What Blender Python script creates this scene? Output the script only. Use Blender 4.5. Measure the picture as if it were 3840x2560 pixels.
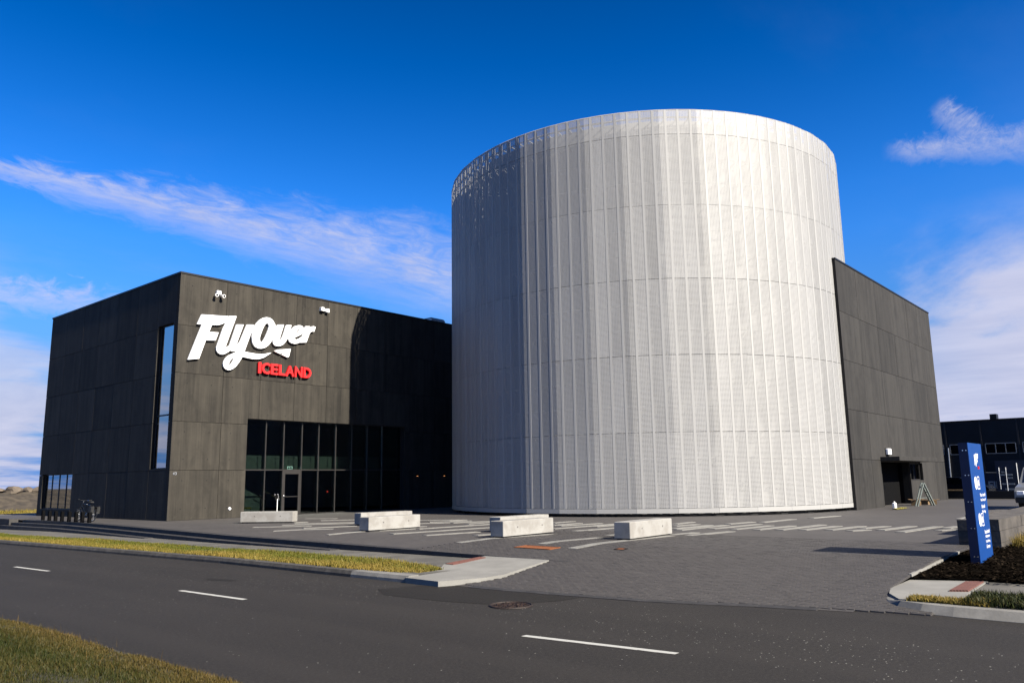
import bpy, bmesh, math, random
import numpy as np
from mathutils import Vector, Matrix

for o in list(bpy.data.objects): bpy.data.objects.remove(o)
SC = bpy.context.scene
COL = SC.collection
R = math.radians
random.seed(7)
rng = np.random.default_rng(11)

# ---------------------------------------------------------------- camera
cam_d = bpy.data.cameras.new('camera')
cam = bpy.data.objects.new('camera', cam_d); COL.objects.link(cam)
FW = Vector((0.75142551, 0.63681256, 0.17271209)); RT = Vector((0.64851076, -0.76104947, -0.01541106)); UP = Vector((-0.12162849, -0.12358591, 0.98485178))
M = Matrix((RT, UP, -FW)).transposed().to_4x4(); M.translation = Vector((-19.15, -38.447, 1.685))
cam.matrix_world = M
cam_d.sensor_width = 36; cam_d.sensor_fit = 'HORIZONTAL'; cam_d.lens = 27.86
cam_d.clip_start = 0.1; cam_d.clip_end = 5000
SC.camera = cam

# ---------------------------------------------------------------- view, sun, sky
SC.view_settings.view_transform = 'Standard'; SC.view_settings.look = 'None'
SC.view_settings.exposure = 1.40; SC.view_settings.gamma = 1
SC.cycles.use_denoising = True
SC.cycles.max_bounces = 8; SC.cycles.transparent_max_bounces = 16
SUN_EL, SUN_AZ = R(35.3), R(-91.2)
to_sun = Vector((math.cos(SUN_EL)*math.cos(SUN_AZ), math.cos(SUN_EL)*math.sin(SUN_AZ), math.sin(SUN_EL)))
sun_d = bpy.data.lights.new('sun', 'SUN'); sun_d.energy = 5.0; sun_d.angle = R(0.5); sun_d.color = (1, 0.925, 0.80)
sun = bpy.data.objects.new('sun', sun_d); COL.objects.link(sun)
sun.rotation_euler = to_sun.to_track_quat('Z', 'Y').to_euler()
sun.location = (0, -60, 60)

class NT:
    """small helper that chains shader nodes"""
    def __init__(s, tree): s.t = tree; s.n = tree.nodes; s.l = tree.links
    def add(s, typ, **kw):
        nd = s.n.new(typ)
        for k, v in kw.items(): setattr(nd, k, v)
        return nd
    def put(s, sock, v):
        if hasattr(v, 'is_output') or isinstance(v, bpy.types.NodeSocket): s.l.new(v, sock)
        else: sock.default_value = v
    def m(s, op, a, b=None, c=None, clamp=False):
        nd = s.add('ShaderNodeMath', operation=op); nd.use_clamp = clamp
        for i, v in enumerate((a, b, c)):
            if v is not None: s.put(nd.inputs[i], v)
        return nd.outputs[0]
    def v(s, op, a, b=None, scale=None):
        nd = s.add('ShaderNodeVectorMath', operation=op)
        s.put(nd.inputs[0], a)
        if b is not None: s.put(nd.inputs[1], b)
        if scale is not None: s.put(nd.inputs[3], scale)
        return nd.outputs['Value'] if op in ('DOT_PRODUCT', 'LENGTH', 'DISTANCE') else nd.outputs[0]
    def ss(s, x, a, b):
        nd = s.add('ShaderNodeMapRange', interpolation_type='SMOOTHSTEP'); s.put(nd.inputs[0], x)
        nd.inputs[1].default_value = a; nd.inputs[2].default_value = b
        return nd.outputs[0]
    def mr(s, x, a, b, c, d):
        nd = s.add('ShaderNodeMapRange'); s.put(nd.inputs[0], x)
        for i, q in enumerate((a, b, c, d)): nd.inputs[1+i].default_value = q
        return nd.outputs[0]
    def noise(s, vec, scale, detail=4, rough=0.55, dist=0.0, out=0):
        nd = s.add('ShaderNodeTexNoise'); s.put(nd.inputs['Vector'], vec)
        nd.inputs['Scale'].default_value = scale; nd.inputs['Detail'].default_value = detail
        nd.inputs['Roughness'].default_value = rough; nd.inputs['Distortion'].default_value = dist
        return nd.outputs[out]
    def mapv(s, vec, scale=(1, 1, 1), rot=(0, 0, 0), loc=(0, 0, 0)):
        nd = s.add('ShaderNodeMapping'); s.put(nd.inputs[0], vec)
        nd.inputs['Scale'].default_value = scale; nd.inputs['Rotation'].default_value = rot; nd.inputs['Location'].default_value = loc
        return nd.outputs[0]
    def mix(s, f, a, b, mode='MIX'):
        nd = s.add('ShaderNodeMix', data_type='RGBA', blend_type=mode); s.put(nd.inputs[0], f)
        for i, q in ((6, a), (7, b)):
            if isinstance(q, (tuple, list)): q = (*q[:3], 1)
            s.put(nd.inputs[i], q)
        return nd.outputs[2]
    def sep(s, vec):
        nd = s.add('ShaderNodeSeparateXYZ'); s.put(nd.inputs[0], vec); return nd.outputs
    def comb(s, x, y, z):
        nd = s.add('ShaderNodeCombineXYZ')
        for i, q in enumerate((x, y, z)): s.put(nd.inputs[i], q)
        return nd.outputs[0]

W = bpy.data.worlds.new('World'); SC.world = W; W.use_nodes = True
W.node_tree.nodes.clear(); N = NT(W.node_tree)
sky = N.add('ShaderNodeTexSky', sky_type='NISHITA'); sky.sun_disc = False
sky.sun_elevation = SUN_EL; sky.sun_rotation = R(180); sky.altitude = 0; sky.air_density = 1.0; sky.dust_density = 0.15; sky.ozone_density = 5.0
hs = N.add('ShaderNodeHueSaturation'); N.put(hs.inputs['Color'], sky.outputs[0]); hs.inputs['Saturation'].default_value = 1.35; hs.inputs['Value'].default_value = 1.0; hs.inputs['Hue'].default_value = 0.515
tc = N.add('ShaderNodeTexCoord'); D = N.v('NORMALIZE', tc.outputs['Generated'])
dx, dy, dz = N.sep(D)
# clear arctic air: the blue stays deep almost down to the horizon
skyc = N.v('SCALE', hs.outputs[0], scale=N.m('MINIMUM', N.mr(dz, 0.0, 0.28, 0.60, 1.55), N.mr(dz, 0.33, 0.66, 1.55, 0.70)))
skyc = N.mix(N.m('SUBTRACT', 1.0, N.ss(dz, -0.02, 0.24)), skyc, (0.42, 1.95, 5.6))
# cloud deck seen in perspective: stretched flat layers
inv = N.m('DIVIDE', 1.0, N.m('ADD', N.m('MAXIMUM', dz, 0.0), 0.10))
plane = N.comb(N.m('MULTIPLY', dx, inv), N.m('MULTIPLY', dy, inv), 0.0)
n1 = N.noise(N.mapv(plane, (0.55, 0.8, 1), (0, 0, R(25)), (3.1, 1.7, 0)), 1.25, 8, 0.6, 0.25)
n2 = N.noise(N.mapv(plane, (1.2, 0.5, 1), (0, 0, R(-30)), (7.0, 2.0, 0)), 2.3, 7, 0.6, 0.3)
low = N.m('SUBTRACT', 1.0, N.ss(dz, 0.05, 0.29))
def patch(d, r0, r1):
    """a wide bank of cloud around one direction of the sky"""
    return N.ss(N.v('DOT_PRODUCT', D, tuple(Vector(d).normalized())), math.cos(r1), math.cos(r0))
pr = patch((0.98, 0.00, 0.17), 0.10, 0.36); pl = patch((0.14, 0.985, 0.09), 0.06, 0.24)
banks = N.m('ADD', N.m('MULTIPLY', pr, 0.27), N.m('MULTIPLY', pl, 0.24))
cov = N.m('ADD', N.m('ADD', N.m('MULTIPLY', n1, 1.0), N.m('MULTIPLY', low, 0.15)), banks)
deck = N.m('MULTIPLY', N.ss(cov, 0.55, 0.78), N.m('MAXIMUM', N.m('ADD', N.m('MULTIPLY', low, 0.9), 0.02), N.m('MULTIPLY', N.m('MAXIMUM', pr, pl), N.m('MULTIPLY', N.m('SUBTRACT', 1.0, N.ss(dz, 0.20, 0.31)), 0.95))))
def streak(a, b, w0, w1, s0, s1, strength, wob, seed):
    """a long thin band of cirrus between two directions of the sky"""
    a = Vector(a).normalized(); b = Vector(b).normalized(); n = a.cross(b).normalized(); t = n.cross(a)
    h = N.v('DOT_PRODUCT', D, tuple(n)); al = N.m('ARCTAN2', N.v('DOT_PRODUCT', D, tuple(t)), N.v('DOT_PRODUCT', D, tuple(a)))
    L = a.angle(b); u = N.m('DIVIDE', al, L)
    nz = N.noise(N.comb(N.m('MULTIPLY', u, 4.0), N.m('MULTIPLY', h, 26.0), seed), 2.2, 10, 0.68, 0.7)
    fib = N.noise(N.comb(N.m('MULTIPLY', N.m('ADD', u, N.m('MULTIPLY', h, 1.5)), 7.0), N.m('MULTIPLY', h, 95.0), seed), 1.6, 8, 0.7, 0.5)
    hh = N.m('ADD', h, N.m('MULTIPLY', N.m('SUBTRACT', nz, 0.5), wob))
    wd = N.mr(u, 0, 1, w0, w1)
    prof = N.m('SUBTRACT', 1.0, N.ss(N.m('DIVIDE', N.m('ABSOLUTE', hh), wd), 0.05, 1.0))
    ends = N.m('MULTIPLY', N.ss(u, s0-0.12, s0+0.12), N.m('SUBTRACT', 1.0, N.ss(u, s1-0.2, s1+0.2)))
    return N.m('MULTIPLY', N.m('MULTIPLY', prof, ends), N.m('MULTIPLY', N.m('MULTIPLY', N.mr(nz, 0.32, 0.68, 0.35, 1.15), N.mr(fib, 0.3, 0.7, 0.55, 1.2)), strength))
st1 = streak((0.254, 0.913, 0.330), (0.688, 0.683, 0.258), 0.016, 0.078, -0.35, 1.35, 0.80, 0.06, 1.3)
st2 = streak((0.904, 0.215, 0.352), (0.944, 0.070, 0.334), 0.015, 0.030, 0.05, 1.5, 0.62, 0.03, 4.1)
st3 = streak((0.907, 0.166, 0.395), (0.930, 0.130, 0.345), 0.016, 0.028, 0.1, 1.0, 0.55, 0.03, 8.7)
st4 = streak((0.19, 0.955, 0.205), (0.43, 0.880, 0.200), 0.034, 0.018, -0.5, 0.75, 0.75, 0.06, 2.9)
cl = N.m('MAXIMUM', deck, N.m('MAXIMUM', N.m('MAXIMUM', st1, st4), N.m('MAXIMUM', st2, st3)))
tone = N.mr(n2, 0.3, 0.7, 0.62, 1.0)
ccol = N.mix(tone, (1.9, 2.4, 4.4), (5.6, 5.5, 6.6))
fin = N.mix(N.m('MULTIPLY', cl, 0.92), skyc, ccol)
bg = N.add('ShaderNodeBackground'); N.put(bg.inputs[0], fin); bg.inputs[1].default_value = 0.05
wo = N.add('ShaderNodeOutputWorld'); N.l.new(bg.outputs[0], wo.inputs[0])

# ---------------------------------------------------------------- builders
def tag(o, label=None, cat=None, group=None, kind=None):
    if label: o['label'] = label
    if cat: o['category'] = cat
    if group: o['group'] = group
    if kind: o['kind'] = kind
    return o
def empty(name, loc=(0, 0, 0), rz=0.0, label=None, cat=None, group=None, kind=None):
    o = bpy.data.objects.new(name, None); COL.objects.link(o); o.location = loc; o.rotation_euler = (0, 0, rz)
    o.empty_display_size = 0.2
    return tag(o, label, cat, group, kind)
class MB:
    def __init__(s): s.V = []; s.F = []; s.S = []
    def add(s, vs, fs, slot=0):
        b = len(s.V); s.V += [tuple(v) for v in vs]; s.F += [tuple(b+i for i in f) for f in fs]; s.S += [slot]*len(fs); return s
    def box(s, x0, x1, y0, y1, z0, z1, slot=0):
        vs = [(x, y, z) for z in (z0, z1) for y in (y0, y1) for x in (x0, x1)]
        return s.add(vs, [(0, 2, 3, 1), (4, 5, 7, 6), (0, 1, 5, 4), (2, 6, 7, 3), (0, 4, 6, 2), (1, 3, 7, 5)], slot)
    def cbox(s, x0, x1, y0, y1, z0, z1, c=0.02, slot=0):
        """box with its four vertical edges and its top edge chamfered"""
        def ring(d, z): return [(x0+d+c, y0+d, z), (x1-d-c, y0+d, z), (x1-d, y0+d+c, z), (x1-d, y1-d-c, z), (x1-d-c, y1-d, z), (x0+d+c, y1-d, z), (x0+d, y1-d-c, z), (x0+d, y0+d+c, z)]
        vs = ring(0, z0) + ring(0, z1-c) + ring(c, z1); fs = [tuple(range(7, -1, -1)), tuple(range(16, 24))]
        for r in (0, 8): fs += [(r+i, r+(i+1) % 8, r+8+(i+1) % 8, r+8+i) for i in range(8)]
        return s.add(vs, fs, slot)
    def cyl(s, p, q, r0, r1=None, n=10, slot=0, cap=True):
        r1 = r0 if r1 is None else r1; p = Vector(p); q = Vector(q); d = (q-p).normalized()
        u = d.orthogonal().normalized(); w = d.cross(u)
        vs = [p+(u*math.cos(2*math.pi*i/n)+w*math.sin(2*math.pi*i/n))*r0 for i in range(n)] + [q+(u*math.cos(2*math.pi*i/n)+w*math.sin(2*math.pi*i/n))*r1 for i in range(n)]
        fs = [(i, (i+1) % n, n+(i+1) % n, n+i) for i in range(n)]
        if cap: fs += [tuple(range(n-1, -1, -1)), tuple(range(n, 2*n))]
        return s.add(vs, fs, slot)
    def tube(s, pts, r, n=7, slot=0):
        for a, b in zip(pts[:-1], pts[1:]): s.cyl(a, b, r, r, n, slot)
        return s
    def beam(s, p, q, w, h, slot=0):
        p = Vector(p); q = Vector(q); d = (q-p).normalized(); u = d.cross(Vector((0, 0, 1)))
        u = u.normalized() if u.length > 1e-4 else Vector((1, 0, 0)); v = u.cross(d)
        vs = [a+u*(i*w/2)+v*(j*h/2) for a in (p, q) for i, j in ((-1, -1), (1, -1), (1, 1), (-1, 1))]
        return s.add(vs, [(3, 2, 1, 0), (4, 5, 6, 7)]+[(i, (i+1) % 4, 4+(i+1) % 4, 4+i) for i in range(4)], slot)
    def prism(s, poly, z0, z1, slot=0):
        """poly: list of (x,y); z0,z1 numbers or per-vertex lists"""
        n = len(poly); a = z0 if hasattr(z0, '__len__') else [z0]*n; b = z1 if hasattr(z1, '__len__') else [z1]*n
        vs = [(x, y, a[i]) for i, (x, y) in enumerate(poly)] + [(x, y, b[i]) for i, (x, y) in enumerate(poly)]
        return s.add(vs, [tuple(range(n-1, -1, -1)), tuple(range(n, 2*n))] + [(i, (i+1) % n, n+(i+1) % n, n+i) for i in range(n)], slot)
    def torus(s, c, axis, R0, r, n=28, m=6, slot=0):
        c = Vector(c); d = Vector(axis).normalized(); u = d.orthogonal().normalized(); w = d.cross(u); b = []
        for i in range(n):
            a = 2*math.pi*i/n; e = u*math.cos(a)+w*math.sin(a)
            for j in range(m):
                t = 2*math.pi*j/m; b.append(c+e*(R0+r*math.cos(t))+d*(r*math.sin(t)))
        return s.add(b, [(i*m+j, ((i+1) % n)*m+j, ((i+1) % n)*m+(j+1) % m, i*m+(j+1) % m) for i in range(n) for j in range(m)], slot)
    def build(s, name, mats, parent=None, world=True, smooth=False, fix=False, **kw):
        me = bpy.data.meshes.new(name); off = Vector((0, 0, 0))
        if parent is not None and world:
            q = parent
            while q is not None: off += q.location; q = q.parent
        me.from_pydata([(v[0]-off.x, v[1]-off.y, v[2]-off.z) for v in s.V], [], s.F)
        mats = mats if isinstance(mats, (list, tuple)) else [mats]
        for m_ in mats: me.materials.append(m_)
        if len(mats) > 1: me.polygons.foreach_set('material_index', s.S)
        if fix:
            bm = bmesh.new(); bm.from_mesh(me); bmesh.ops.recalc_face_normals(bm, faces=bm.faces); bm.to_mesh(me); bm.free()
        if smooth: me.polygons.foreach_set('use_smooth', [True]*len(me.polygons))
        me.update()
        o = bpy.data.objects.new(name, me); COL.objects.link(o)
        if parent is not None: o.parent = parent
        return tag(o, **kw)
def copy_tree(o, parent=None):
    c = o.copy(); COL.objects.link(c); c.parent = parent
    for ch in list(o.children): copy_tree(ch, c)
    return c
def poly_extrude(poly, holes, d0, d1, place):
    """extruded outline with holes; place(u, v, depth) -> point"""
    bm = bmesh.new()
    for ring in [poly]+[h for h in holes if h]:
        vs = [bm.verts.new((u, v, 0)) for u, v in ring]
        for i in range(len(vs)): bm.edges.new((vs[i], vs[(i+1) % len(vs)]))
    bmesh.ops.triangle_fill(bm, edges=bm.edges[:], use_beauty=True)
    ret = bmesh.ops.extrude_face_region(bm, geom=bm.faces[:])
    for e in ret['geom']:
        if isinstance(e, bmesh.types.BMVert): e.co.z = 1
    bmesh.ops.recalc_face_normals(bm, faces=bm.faces)
    bm.verts.index_update(); mb = MB()
    mb.add([place(v.co.x, v.co.y, d0+(d1-d0)*v.co.z) for v in bm.verts], [[v.index for v in f.verts] for f in bm.faces]); bm.free()
    return mb
_fonts = {}
def glyphs(text, bold=0.0):
    """2-D mesh of a string in the built-in font, returned as verts (unit size) and faces"""
    cu = bpy.data.curves.new('t', 'FONT'); cu.body = text; cu.size = 1.0; cu.offset = bold; cu.resolution_u = 3
    ob = bpy.data.objects.new('t', cu); COL.objects.link(ob)
    me = bpy.data.meshes.new_from_object(ob.evaluated_get(bpy.context.evaluated_depsgraph_get()))
    V = [tuple(v.co)[:2] for v in me.vertices]; F = [tuple(p.vertices) for p in me.polygons]
    bpy.data.objects.remove(ob); bpy.data.curves.remove(cu); bpy.data.meshes.remove(me)
    return V, F
def text_mb(text, u0, u1, v0, v1, place, depth=0.0, bold=0.0, keep=False):
    """fit a string into a rectangle; depth > 0 makes raised letters"""
    V, F = glyphs(text, bold); xs = [p[0] for p in V]; ys = [p[1] for p in V]
    a, b, c, d = min(xs), max(xs), min(ys), max(ys)
    sx = (u1-u0)/max(b-a, 1e-6); sy = (v1-v0)/max(d-c, 1e-6)
    P2 = [(u0+(x-a)*sx, v0+(y-c)*sy) for x, y in V]; mb = MB()
    if depth == 0: return mb.add([place(u, v, 0) for u, v in P2], F)
    bm = bmesh.new(); vs = [bm.verts.new((u, v, 0)) for u, v in P2]
    for f in F:
        try: bm.faces.new([vs[i] for i in f])
        except ValueError: pass
    bmesh.ops.remove_doubles(bm, verts=bm.verts, dist=1e-5)
    ret = bmesh.ops.extrude_face_region(bm, geom=bm.faces[:])
    for e in ret['geom']:
        if isinstance(e, bmesh.types.BMVert): e.co.z = 1
    bmesh.ops.recalc_face_normals(bm, faces=bm.faces); bm.verts.index_update()
    mb.add([place(v.co.x, v.co.y, depth*v.co.z) for v in bm.verts], [[v.index for v in f.verts] for f in bm.faces]); bm.free()
    return mb

# ---------------------------------------------------------------- materials
def mat(name):
    m_ = bpy.data.materials.new(name); m_.use_nodes = True; m_.node_tree.nodes.clear()
    n = NT(m_.node_tree); out = n.add('ShaderNodeOutputMaterial'); b = n.add('ShaderNodeBsdfPrincipled'); n.l.new(b.outputs[0], out.inputs[0])
    n.b = b; n.out = out; n.pos = n.add('ShaderNodeNewGeometry').outputs['Position']
    n.rnd = n.add('ShaderNodeObjectInfo').outputs['Random']
    return m_, n
def bump(n, h, strength=0.3, dist=0.01):
    b = n.add('ShaderNodeBump'); n.put(b.inputs['Height'], h); b.inputs['Strength'].default_value = strength; b.inputs['Distance'].default_value = dist
    n.l.new(b.outputs[0], n.b.inputs['Normal'])
def plain(name, col, rough=0.6, metal=0.0, var=0.12, scale=6.0, spec=0.5, bstr=0.0):
    m_, n = mat(name)
    nz = n.noise(n.pos, scale, 5, 0.6)
    c = n.mix(n.m('MULTIPLY', n.m('SUBTRACT', nz, 0.5), 2.0, clamp=False), tuple(x*(1) for x in col), tuple(x*(1-var) for x in col))
    c = n.mix(n.ss(nz, 0.35, 0.7), tuple(x*(1-var) for x in col), tuple(min(1, x*(1+var)) for x in col))
    n.put(n.b.inputs['Base Color'], c); n.b.inputs['Roughness'].default_value = rough; n.b.inputs['Metallic'].default_value = metal
    n.b.inputs['Specular IOR Level'].default_value = spec
    if bstr: bump(n, n.noise(n.pos, scale*6, 4, 0.6), bstr, 0.01)
    return m_
def concrete(name, dark, light, tint=(1, 1, 1), streak=1.0, spec_amt=0.25):
    m_, n = mat(name)
    off = n.v('ADD', n.pos, n.v('SCALE', (17.0, 31.0, 5.0), scale=n.rnd))
    st = n.noise(n.mapv(off, (1, 1, 0.05)), 2.4, 8, 0.68, 0.2)
    st2 = n.noise(n.mapv(off, (1, 1, 0.02)), 14.0, 4, 0.6)
    bl = n.noise(off, 0.75, 7, 0.68); fine = n.noise(n.pos, 26.0, 5, 0.7)
    f = n.m('ADD', n.m('MULTIPLY', st, 0.80*streak), n.m('ADD', n.m('MULTIPLY', st2, 0.30*streak), n.m('ADD', n.m('MULTIPLY', bl, 0.36), n.m('MULTIPLY', fine, 0.10))))
    f = n.mr(f, 0.58, 0.98, 0.0, 1.0)
    f = n.m('ADD', f, n.m('MULTIPLY', n.m('SUBTRACT', n.rnd, 0.5), 0.42), clamp=True)
    c = n.mix(f, dark, light)
    stn = n.noise(n.mapv(off, (1, 1, 0.55)), 0.9, 8, 0.7, 0.6)
    c = n.mix(n.m('MULTIPLY', n.ss(stn, 0.50, 0.62), 0.32), c, dark)
    c = n.mix(n.m('MULTIPLY', n.ss(n.noise(off, 1.7, 6, 0.7, 0.8), 0.58, 0.66), 0.35*streak), c, light)
    # lime specks and pale runs left by the casting
    vo = n.add('ShaderNodeTexVoronoi'); n.put(vo.inputs['Vector'], n.pos); vo.inputs['Scale'].default_value = 7.0
    sp = n.m('MULTIPLY', n.m('SUBTRACT', 1.0, n.ss(vo.outputs['Distance'], 0.03, 0.09)), n.ss(n.noise(n.pos, 0.45, 3, 0.6), 0.56, 0.70))
    c = n.mix(n.m('MULTIPLY', sp, spec_amt), c, (0.25, 0.23, 0.20))
    n.put(n.b.inputs['Base Color'], c); n.b.inputs['Roughness'].default_value = 0.82; n.b.inputs['Specular IOR Level'].default_value = 0.3
    bump(n, n.m('ADD', n.m('MULTIPLY', fine, 0.6), n.m('MULTIPLY', st2, 0.4)), 0.25, 0.012)
    return m_
M_CONC = concrete('dark board marked concrete', (0.0095, 0.0083, 0.0065), (0.0411, 0.036, 0.0281))
M_CONC2 = concrete('dark concrete of side block', (0.0101, 0.0093, 0.0083), (0.0303, 0.0282, 0.0251), streak=1.15, spec_amt=0.0)
M_CORE = plain('joint mortar', (0.0081, 0.0078, 0.007), 0.95, var=0.2)
M_HOLE = plain('tie hole', (0.0044, 0.0044, 0.0041), 0.95)
M_COPE = plain('black coping metal', (0.0052, 0.0052, 0.0055), 0.5, 0.3)
M_BLACK = plain('black painted steel', (0.0037, 0.0037, 0.004), 0.9, 0.0, spec=0.05)
M_FRAME = plain('dark window frame', (0.0166, 0.0148, 0.0141), 0.55, 0.2)
M_ROOF = plain('roof felt', (0.0222, 0.0222, 0.0222), 0.95, scale=2)
M_INT = plain('dark interior wall', (0.0074, 0.007, 0.0067), 0.8)
M_INTF = plain('interior floor', (0.0111, 0.0111, 0.0111), 0.6)
M_BAND = plain('pale green bulkhead', (0.1258, 0.1406, 0.1221), 0.7)
M_WHITE = plain('white powder coat', (0.80, 0.80, 0.79), 0.4, var=0.03)
M_LETTER = plain('white sign acrylic', (0.88, 0.88, 0.88), 0.35, var=0.01)
M_RED = plain('red sign acrylic', (0.72, 0.020, 0.022), 0.35, var=0.05)
M_STEEL = plain('galvanised steel', (0.42, 0.43, 0.44), 0.4, 0.8)
M_DARKST = plain('dark steel', (0.0111, 0.0111, 0.0122), 0.5, 0.6)

def glass(name, refl, tint, rough=0.015):
    m_, n = mat(name)
    tr = n.add('ShaderNodeBsdfTransparent'); tr.inputs[0].default_value = (*tint, 1)
    gl = n.add('ShaderNodeBsdfGlossy'); gl.inputs['Roughness'].default_value = rough; gl.inputs[0].default_value = (0.93, 0.96, 1, 1)
    fr = n.add('ShaderNodeFresnel'); fr.inputs[0].default_value = 1.5
    f = n.m('ADD', n.m('MULTIPLY', fr.outputs[0], 1-refl), refl, clamp=True)
    mx = n.add('ShaderNodeMixShader'); n.put(mx.inputs[0], f); n.l.new(tr.outputs[0], mx.inputs[1]); n.l.new(gl.outputs[0], mx.inputs[2])
    n.l.new(mx.outputs[0], n.out.inputs[0]); return m_
M_MIRROR = glass('solar control glass', 0.42, (0.25, 0.28, 0.28))
M_GLASS = glass('entrance glass', 0.0, (0.46, 0.52, 0.50))
M_DGLASS = glass('dark glass', 0.05, (0.10, 0.11, 0.12))

def perforated(name):
    """thin white sheet with rows of slots; the slots are real see-through gaps"""
    m_, n = mat(name)
    x, y, z = n.sep(n.pos)
    zr = n.m('FRACT', n.m('DIVIDE', z, 0.056))
    ang = n.m('MULTIPLY', n.m('ARCTAN2', n.m('SUBTRACT', y, -13.86), n.m('SUBTRACT', x, 22.23)), 11.567/0.075)
    slot = n.m('MULTIPLY', n.m('GREATER_THAN', zr, 0.70), n.m('GREATER_THAN', n.m('FRACT', ang), 0.22))
    tone = n.noise(n.v('ADD', n.mapv(n.pos, (1, 1, 0.15)), n.v('SCALE', (9.0, 3.0, 5.0), scale=n.rnd)), 1.1, 4, 0.6)
    oc = n.sep(n.add('ShaderNodeObjectInfo').outputs['Color'])[0]
    f = n.m('ADD', n.mr(tone, 0.3, 0.7, -0.1, 0.35), n.m('ADD', n.m('MULTIPLY', n.rnd, 0.25), n.m('MULTIPLY', oc, 0.55)), clamp=True)
    n.put(n.b.inputs['Base Color'], n.mix(f, (0.238, 0.235, 0.228), (0.335, 0.331, 0.322)))
    n.b.inputs['Metallic'].default_value = 0.14; n.b.inputs['Roughness'].default_value = 0.62
    tr = n.add('ShaderNodeBsdfTransparent'); mx = n.add('ShaderNodeMixShader'); n.put(mx.inputs[0], slot)
    n.l.new(n.b.outputs[0], mx.inputs[1]); n.l.new(tr.outputs[0], mx.inputs[2]); n.l.new(mx.outputs[0], n.out.inputs[0])
    return m_
M_PERF = perforated('perforated white aluminium')
def alu(name, col):
    m_, n = mat(name); nz = n.noise(n.mapv(n.pos, (1, 1, 0.1)), 2.0, 4)
    n.put(n.b.inputs['Base Color'], n.mix(nz, tuple(x*0.95 for x in col), col)); n.b.inputs['Metallic'].default_value = 0.14; n.b.inputs['Roughness'].default_value = 0.62
    return m_
M_ALU = alu('solid white aluminium', (0.2923, 0.2886, 0.2775))
M_DRUM = plain('pale drum membrane', (0.1924, 0.1924, 0.1924), 0.85, scale=1.0)

def asphalt(name, base, fleck):
    m_, n = mat(name)
    big = n.noise(n.pos, 0.35, 5, 0.6); long = n.noise(n.mapv(n.pos, (1.0, 0.12, 1)), 0.9, 5, 0.6); fine = n.noise(n.pos, 55.0, 3, 0.8); grit = n.noise(n.pos, 140.0, 2, 0.7)
    f = n.m('ADD', n.m('MULTIPLY', big, 0.3), n.m('ADD', n.m('MULTIPLY', long, 0.45), n.m('MULTIPLY', fine, 0.25)))
    c = n.mix(n.mr(f, 0.32, 0.68, 0, 1), tuple(x*0.72 for x in base), tuple(x*1.28 for x in base))
    c = n.mix(n.m('MULTIPLY', n.ss(grit, 0.56, 0.72), 0.5), c, tuple(x*2.6 for x in base))
    mid = n.noise(n.pos, 24.0, 3, 0.8)
    c = n.mix(n.m('MULTIPLY', n.ss(mid, 0.52, 0.66), 0.7), c, tuple(x*2.1 for x in base)); c = n.mix(n.m('MULTIPLY', n.ss(mid, 0.50, 0.36), 0.55), c, tuple(x*0.5 for x in base))
    trk = n.m('SINE', n.m('ADD', n.m('MULTIPLY', n.sep(n.pos)[0], 3.6), n.m('MULTIPLY', long, 1.2)))
    c = n.mix(n.m('MULTIPLY', n.ss(trk, 0.2, 1.0), 0.30), c, tuple(x*1.5 for x in base))
    # pale aggregate and shell chips scattered in patches
    vo = n.add('ShaderNodeTexVoronoi'); n.put(vo.inputs['Vector'], n.pos); vo.inputs['Scale'].default_value = 15.0
    hit = n.m('LESS_THAN', vo.outputs['Distance'], n.mr(n.sep(vo.outputs['Color'])[1], 0.0, 1.0, 0.05, 0.15))
    band = n.m('SUBTRACT', 1.0, n.ss(n.m('ABSOLUTE', n.m('ADD', n.sep(n.pos)[0], 9.35)), 0.35, 1.6))
    sel = n.m('GREATER_THAN', n.m('ADD', n.sep(vo.outputs['Color'])[0], n.m('MULTIPLY', n.m('ADD', n.m('MULTIPLY', band, 0.75), 0.12), n.ss(n.noise(n.mapv(n.pos, (1, 0.45, 1)), 0.42, 4, 0.6), 0.34, 0.58))), 1.0)
    c = n.mix(n.m('MULTIPLY', n.m('MULTIPLY', hit, sel), fleck), c, (0.3108, 0.3034, 0.2738))
    n.put(n.b.inputs['Base Color'], c); n.b.inputs['Roughness'].default_value = 0.85; n.b.inputs['Specular IOR Level'].default_value = 0.25
    bump(n, n.m('ADD', fine, grit), 0.5, 0.006); return m_
M_ASPH = asphalt('worn asphalt', (0.0164, 0.0144, 0.0125), 0.9)
M_PATCH = asphalt('dark asphalt patch', (0.0092, 0.0078, 0.0061), 0.05)

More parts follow.
